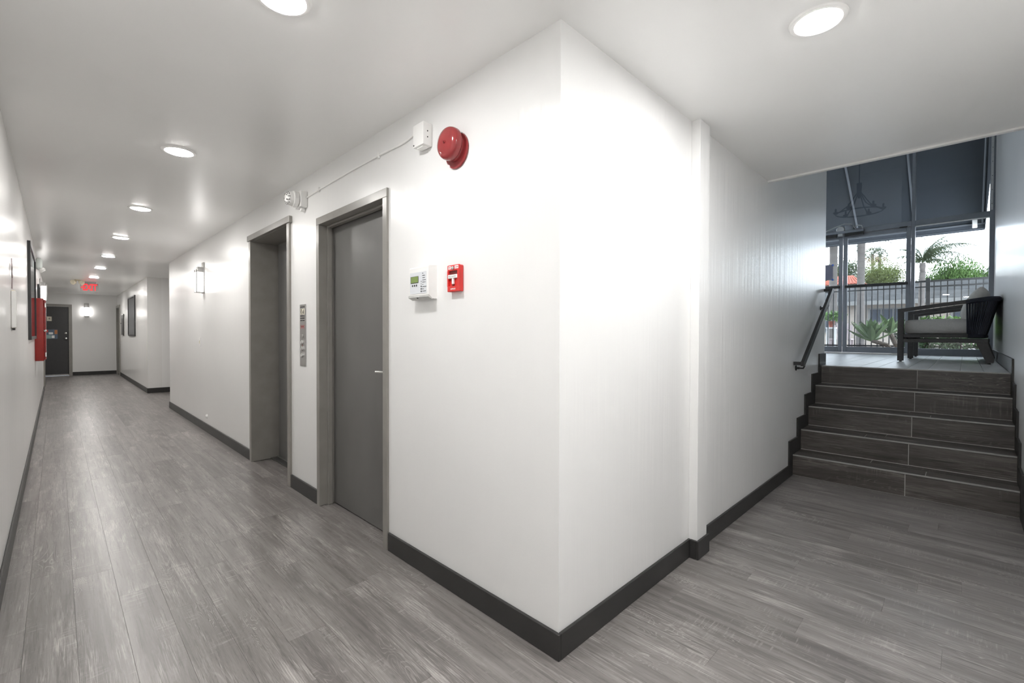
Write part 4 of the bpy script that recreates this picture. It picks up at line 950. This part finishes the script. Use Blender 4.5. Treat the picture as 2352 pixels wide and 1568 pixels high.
def feather_palm(o, top, r, lab, fr, seed, flare=1.35, nl=46, lw=0.016):
    rng = random.Random(seed); t = root('palm_tree', o, lab, 'palm tree', 'palms beyond the fence')
    ts = MB(); c = Vector(top)
    ts.tube([(o[0], o[1], o[2]), (o[0], o[1], (o[2]+c.z)/2), (c.x, c.y, c.z-0.25), (c.x, c.y, c.z-0.1), (c.x, c.y, c.z)], [r*1.15, r, r, r*flare, r*0.9], 14).build('trunk', 'palm_trunk', t, smooth=True)
    for az_, el, L, dr in fr:
        mb = MB(); frond(mb, c, az_, el, L, dr, nl, lw, rng, 0.42*L/1.5); mb.build('frond', 'palm_leaf', t)
    return t
full = lambda L: [(k*0.785+0.2, R(60 if k % 2 else 25), L, R(110 if k % 2 else 85)) for k in range(8)]
feather_palm((15.5, 2.66, GZ), (15.5, 2.66, 4.0), 0.095, 'leftmost grey palm trunk, behind the glass door with the taped notice', full(1.5), 1)
feather_palm((15.5, 2.035, GZ), (15.5, 2.035, 4.05), 0.085, 'grey palm trunk seen through the right glass door, rising under the awning', full(1.5), 2)
# the palm whose crown shows below the awning
feather_palm((15.5, 0.805, GZ), (15.5, 0.79, 3.10), 0.062, 'young feather palm with an arching crown, right of the centre mullion',
    [(R(-78), R(64), 1.45, R(120)), (R(-62), R(52), 1.20, R(112)), (R(-100), R(72), 1.05, R(105)), (R(-40), R(76), 0.85, R(95)), (R(80), R(78), 0.70, R(80)), (R(100), R(62), 0.62, R(95)),
     (R(150), R(80), 0.80, R(90)), (R(200), R(74), 0.75, R(95)), (R(250), R(84), 0.85, R(70)), (R(20), R(78), 0.80, R(90)), (R(-20), R(86), 0.85, R(70)), (R(-90), R(84), 0.85, R(85)), (R(120), R(40), 0.5, R(90)), (R(-85), R(38), 0.55, R(95))], 4, 1.05, 52, 0.0055)
# fan palms far away
def fan_palm(x, y, zt, seed, lab):
    rng = random.Random(seed); t = root('fan_palm', (x, y, 0.3), lab, 'palm tree', 'pair of far fan palms')
    MB().tube([(x, y, 0.3), (x+0.05, y, zt*0.6), (x, y, zt)], 0.07, 8).build('trunk', 'bark', t, smooth=True)
    mb = MB(); md = MB()
    for k in range(26):
        a = k*2.399; el = R(75-5.5*k); c = Vector((x, y, zt)); d = Vector((math.cos(a)*math.cos(el), math.sin(a)*math.cos(el), math.sin(el)))
        q = c+d*0.30; sd = d.orthogonal().normalized(); s2 = d.cross(sd)
        tgt = mb if k < 18 else md
        for j in range(7):
            b_ = (j-3)/3*1.2; u = (d*math.cos(b_)+sd*math.sin(b_)); tip = q+u*0.36+Vector((0, 0, -0.08)); w_ = (sd*math.cos(b_)-d*math.sin(b_))*0.035
            tgt.add([q-w_*0.4, q+w_*0.4, tip+w_*0.3, tip-w_*0.3], [(0, 1, 2, 3)])
        tgt.tube([c, q], 0.012, 4)
    mb.build('fronds', 'palm_leaf', t)['kind'] = 'stuff'; md.build('dead_fronds', 'dead_frond', t)['kind'] = 'stuff'
fan_palm(32, 3.70, 5.75, 1, 'taller-looking left one of two far fan palms on the skyline')
fan_palm(32.3, 3.42, 5.72, 2, 'right one of two far fan palms on the skyline')
# trees
def tree(name, x, y, z0, blobs, n, size, mt, lab, droop=0.0, seed=1, tr=0.18):
    rng = random.Random(seed); t = root(name, (x, y, z0), lab, 'tree', 'trees beyond the houses')
    zc = sum(b_[2] for b_ in blobs)/len(blobs)
    MB().tube([(x, y, z0), (x+0.1, y, (z0+zc)/2), (x, y, zc)], [tr, tr*0.8, tr*0.5], 8).build('trunk', 'bark', t, smooth=True)
    mb = MB()
    for bx_, by_, bz_, r_ in blobs: leaf_cloud(mb, (bx_, by_, bz_), (r_, r_, r_*0.85), int(n*6.5), size*0.45, rng, droop=droop, shell=0.12)
    mb.build('foliage', mt, t)['kind'] = 'stuff'
def blobs(x, y0, y1, zt, zb, seed, n=9):
    rng = random.Random(seed); out = []
    for k in range(n):
        u = rng.random(); yy = y0+(y1-y0)*u; top = zb+(zt-zb)*(1-(2*u-1)**2*0.75); r_ = rng.uniform(0.25, 0.42)*(zt-zb)
        out.append((x+rng.uniform(-0.6, 0.6), yy, zb+(top-zb)*rng.uniform(0.25, 1.0)-r_*0.8, r_))
    return out
tree('leafy_tree', 31, 3.2, 0.3, blobs(31, 2.35, 4.0, 5.6, 2.6, 3, 22), 420, 0.10, 'leaf_tree_a', 'bushy yellow-green tree in the middle of the right glass door', seed=3)
tree('leafy_tree', 31, 0.7, 0.3, blobs(31, -0.1, 1.5, 5.75, 2.6, 4, 24), 460, 0.13, 'leaf_tree_b', 'rounded bright green willow-like tree in the right window', droop=1.6, seed=4)
tree('leafy_tree', 33, -0.9, 0.3, blobs(33, -2.0, 0.0, 5.0, 2.6, 5, 18), 360, 0.11, 'leaf_tree_c', 'darker tree at the right edge of the right window', seed=5)
tree('leafy_tree', 34, 5.1, 0.3, blobs(34, 4.2, 6.3, 6.4, 2.6, 6, 24), 380, 0.11, 'leaf_tree_c', 'tall dark green tree at the left edge of the right glass door', seed=6)
tree('leafy_tree', 30, 5.6, 0.3, blobs(30, 5.0, 6.6, 5.6, 2.4, 9, 18), 380, 0.11, 'leaf_tree_a', 'yellowish tree behind the left glass door and the palm trunk', seed=9)
tree('leafy_tree', 36, 2.0, 0.3, blobs(36, 0.9, 3.0, 5.2, 2.4, 12, 16), 260, 0.10, 'leaf_tree_c', 'thin feathery tree just left of the centre mullion', seed=12)

# ------------------------------------------------------------------ houses
hs = root('house', (22, 2.0, 0.3), 'low house with grey shingle roof behind the fence', 'house')
MB().prism([(20.0, 2.47), (23.0, 3.27), (26.0, 2.47), (26.0, 2.42), (23.0, 3.20), (20.0, 2.42)], 1, -9, 9).build('roof', 'roof_shingle', hs)
MB().box(19.98, 20.02, -9, 9, 2.33, 2.47).build('fascia', 'house_fascia', hs)
MB().box(20.45, 25.5, -8.6, 8.6, 0.3, 2.46).build('wall', 'house_wall', hs)
for y0, y1, z0, z1 in ((1.45, 2.42, 1.75, 2.18), (-1.2, 0.3, 1.4, 2.1), (3.4, 4.4, 1.4, 2.1)):
    f_ = MB().box(20.40, 20.46, y0-0.05, y1+0.05, z0-0.05, z1+0.05).build('window', 'house_fascia', hs)
    for k in range(3):
        ww = (y1-y0)/3; MB().box(20.385, 20.405, y0+ww*k+0.02, y0+ww*(k+1)-0.02, z0, z1).build('pane', 'house_window', f_)
MB().box(20.2, 20.45, 0.9, 2.55, 1.62, 1.68).build('window_sill', 'house_wall', hs)
h2 = root('red_roof_house', (29, 4.6, 0.3), 'distant house with a red tile hip roof at the left of the glass door', 'house')
MB().add([(27, 3.4, 3.75), (27, 5.4, 3.75), (30, 5.4, 3.75), (30, 3.4, 3.75), (28.5, 4.05, 4.28), (28.5, 4.75, 4.28)], [(0, 1, 5, 4), (1, 2, 5), (2, 3, 4, 5), (3, 0, 4), (0, 3, 2, 1)]).build('roof', 'terracotta', h2)
for k in range(14): 
    y_ = 3.5+1.8*k/13; yt = 4.4+(y_-4.4)*0.36
    MB().tube([(26.98, y_, 3.765), (28.48, yt, 4.29)], 0.03, 6).build('roof_tile_row', 'terracotta', h2)
MB().box(27.3, 29.7, 3.6, 5.2, 0.3, 3.76).build('wall', 'house_wall', h2)
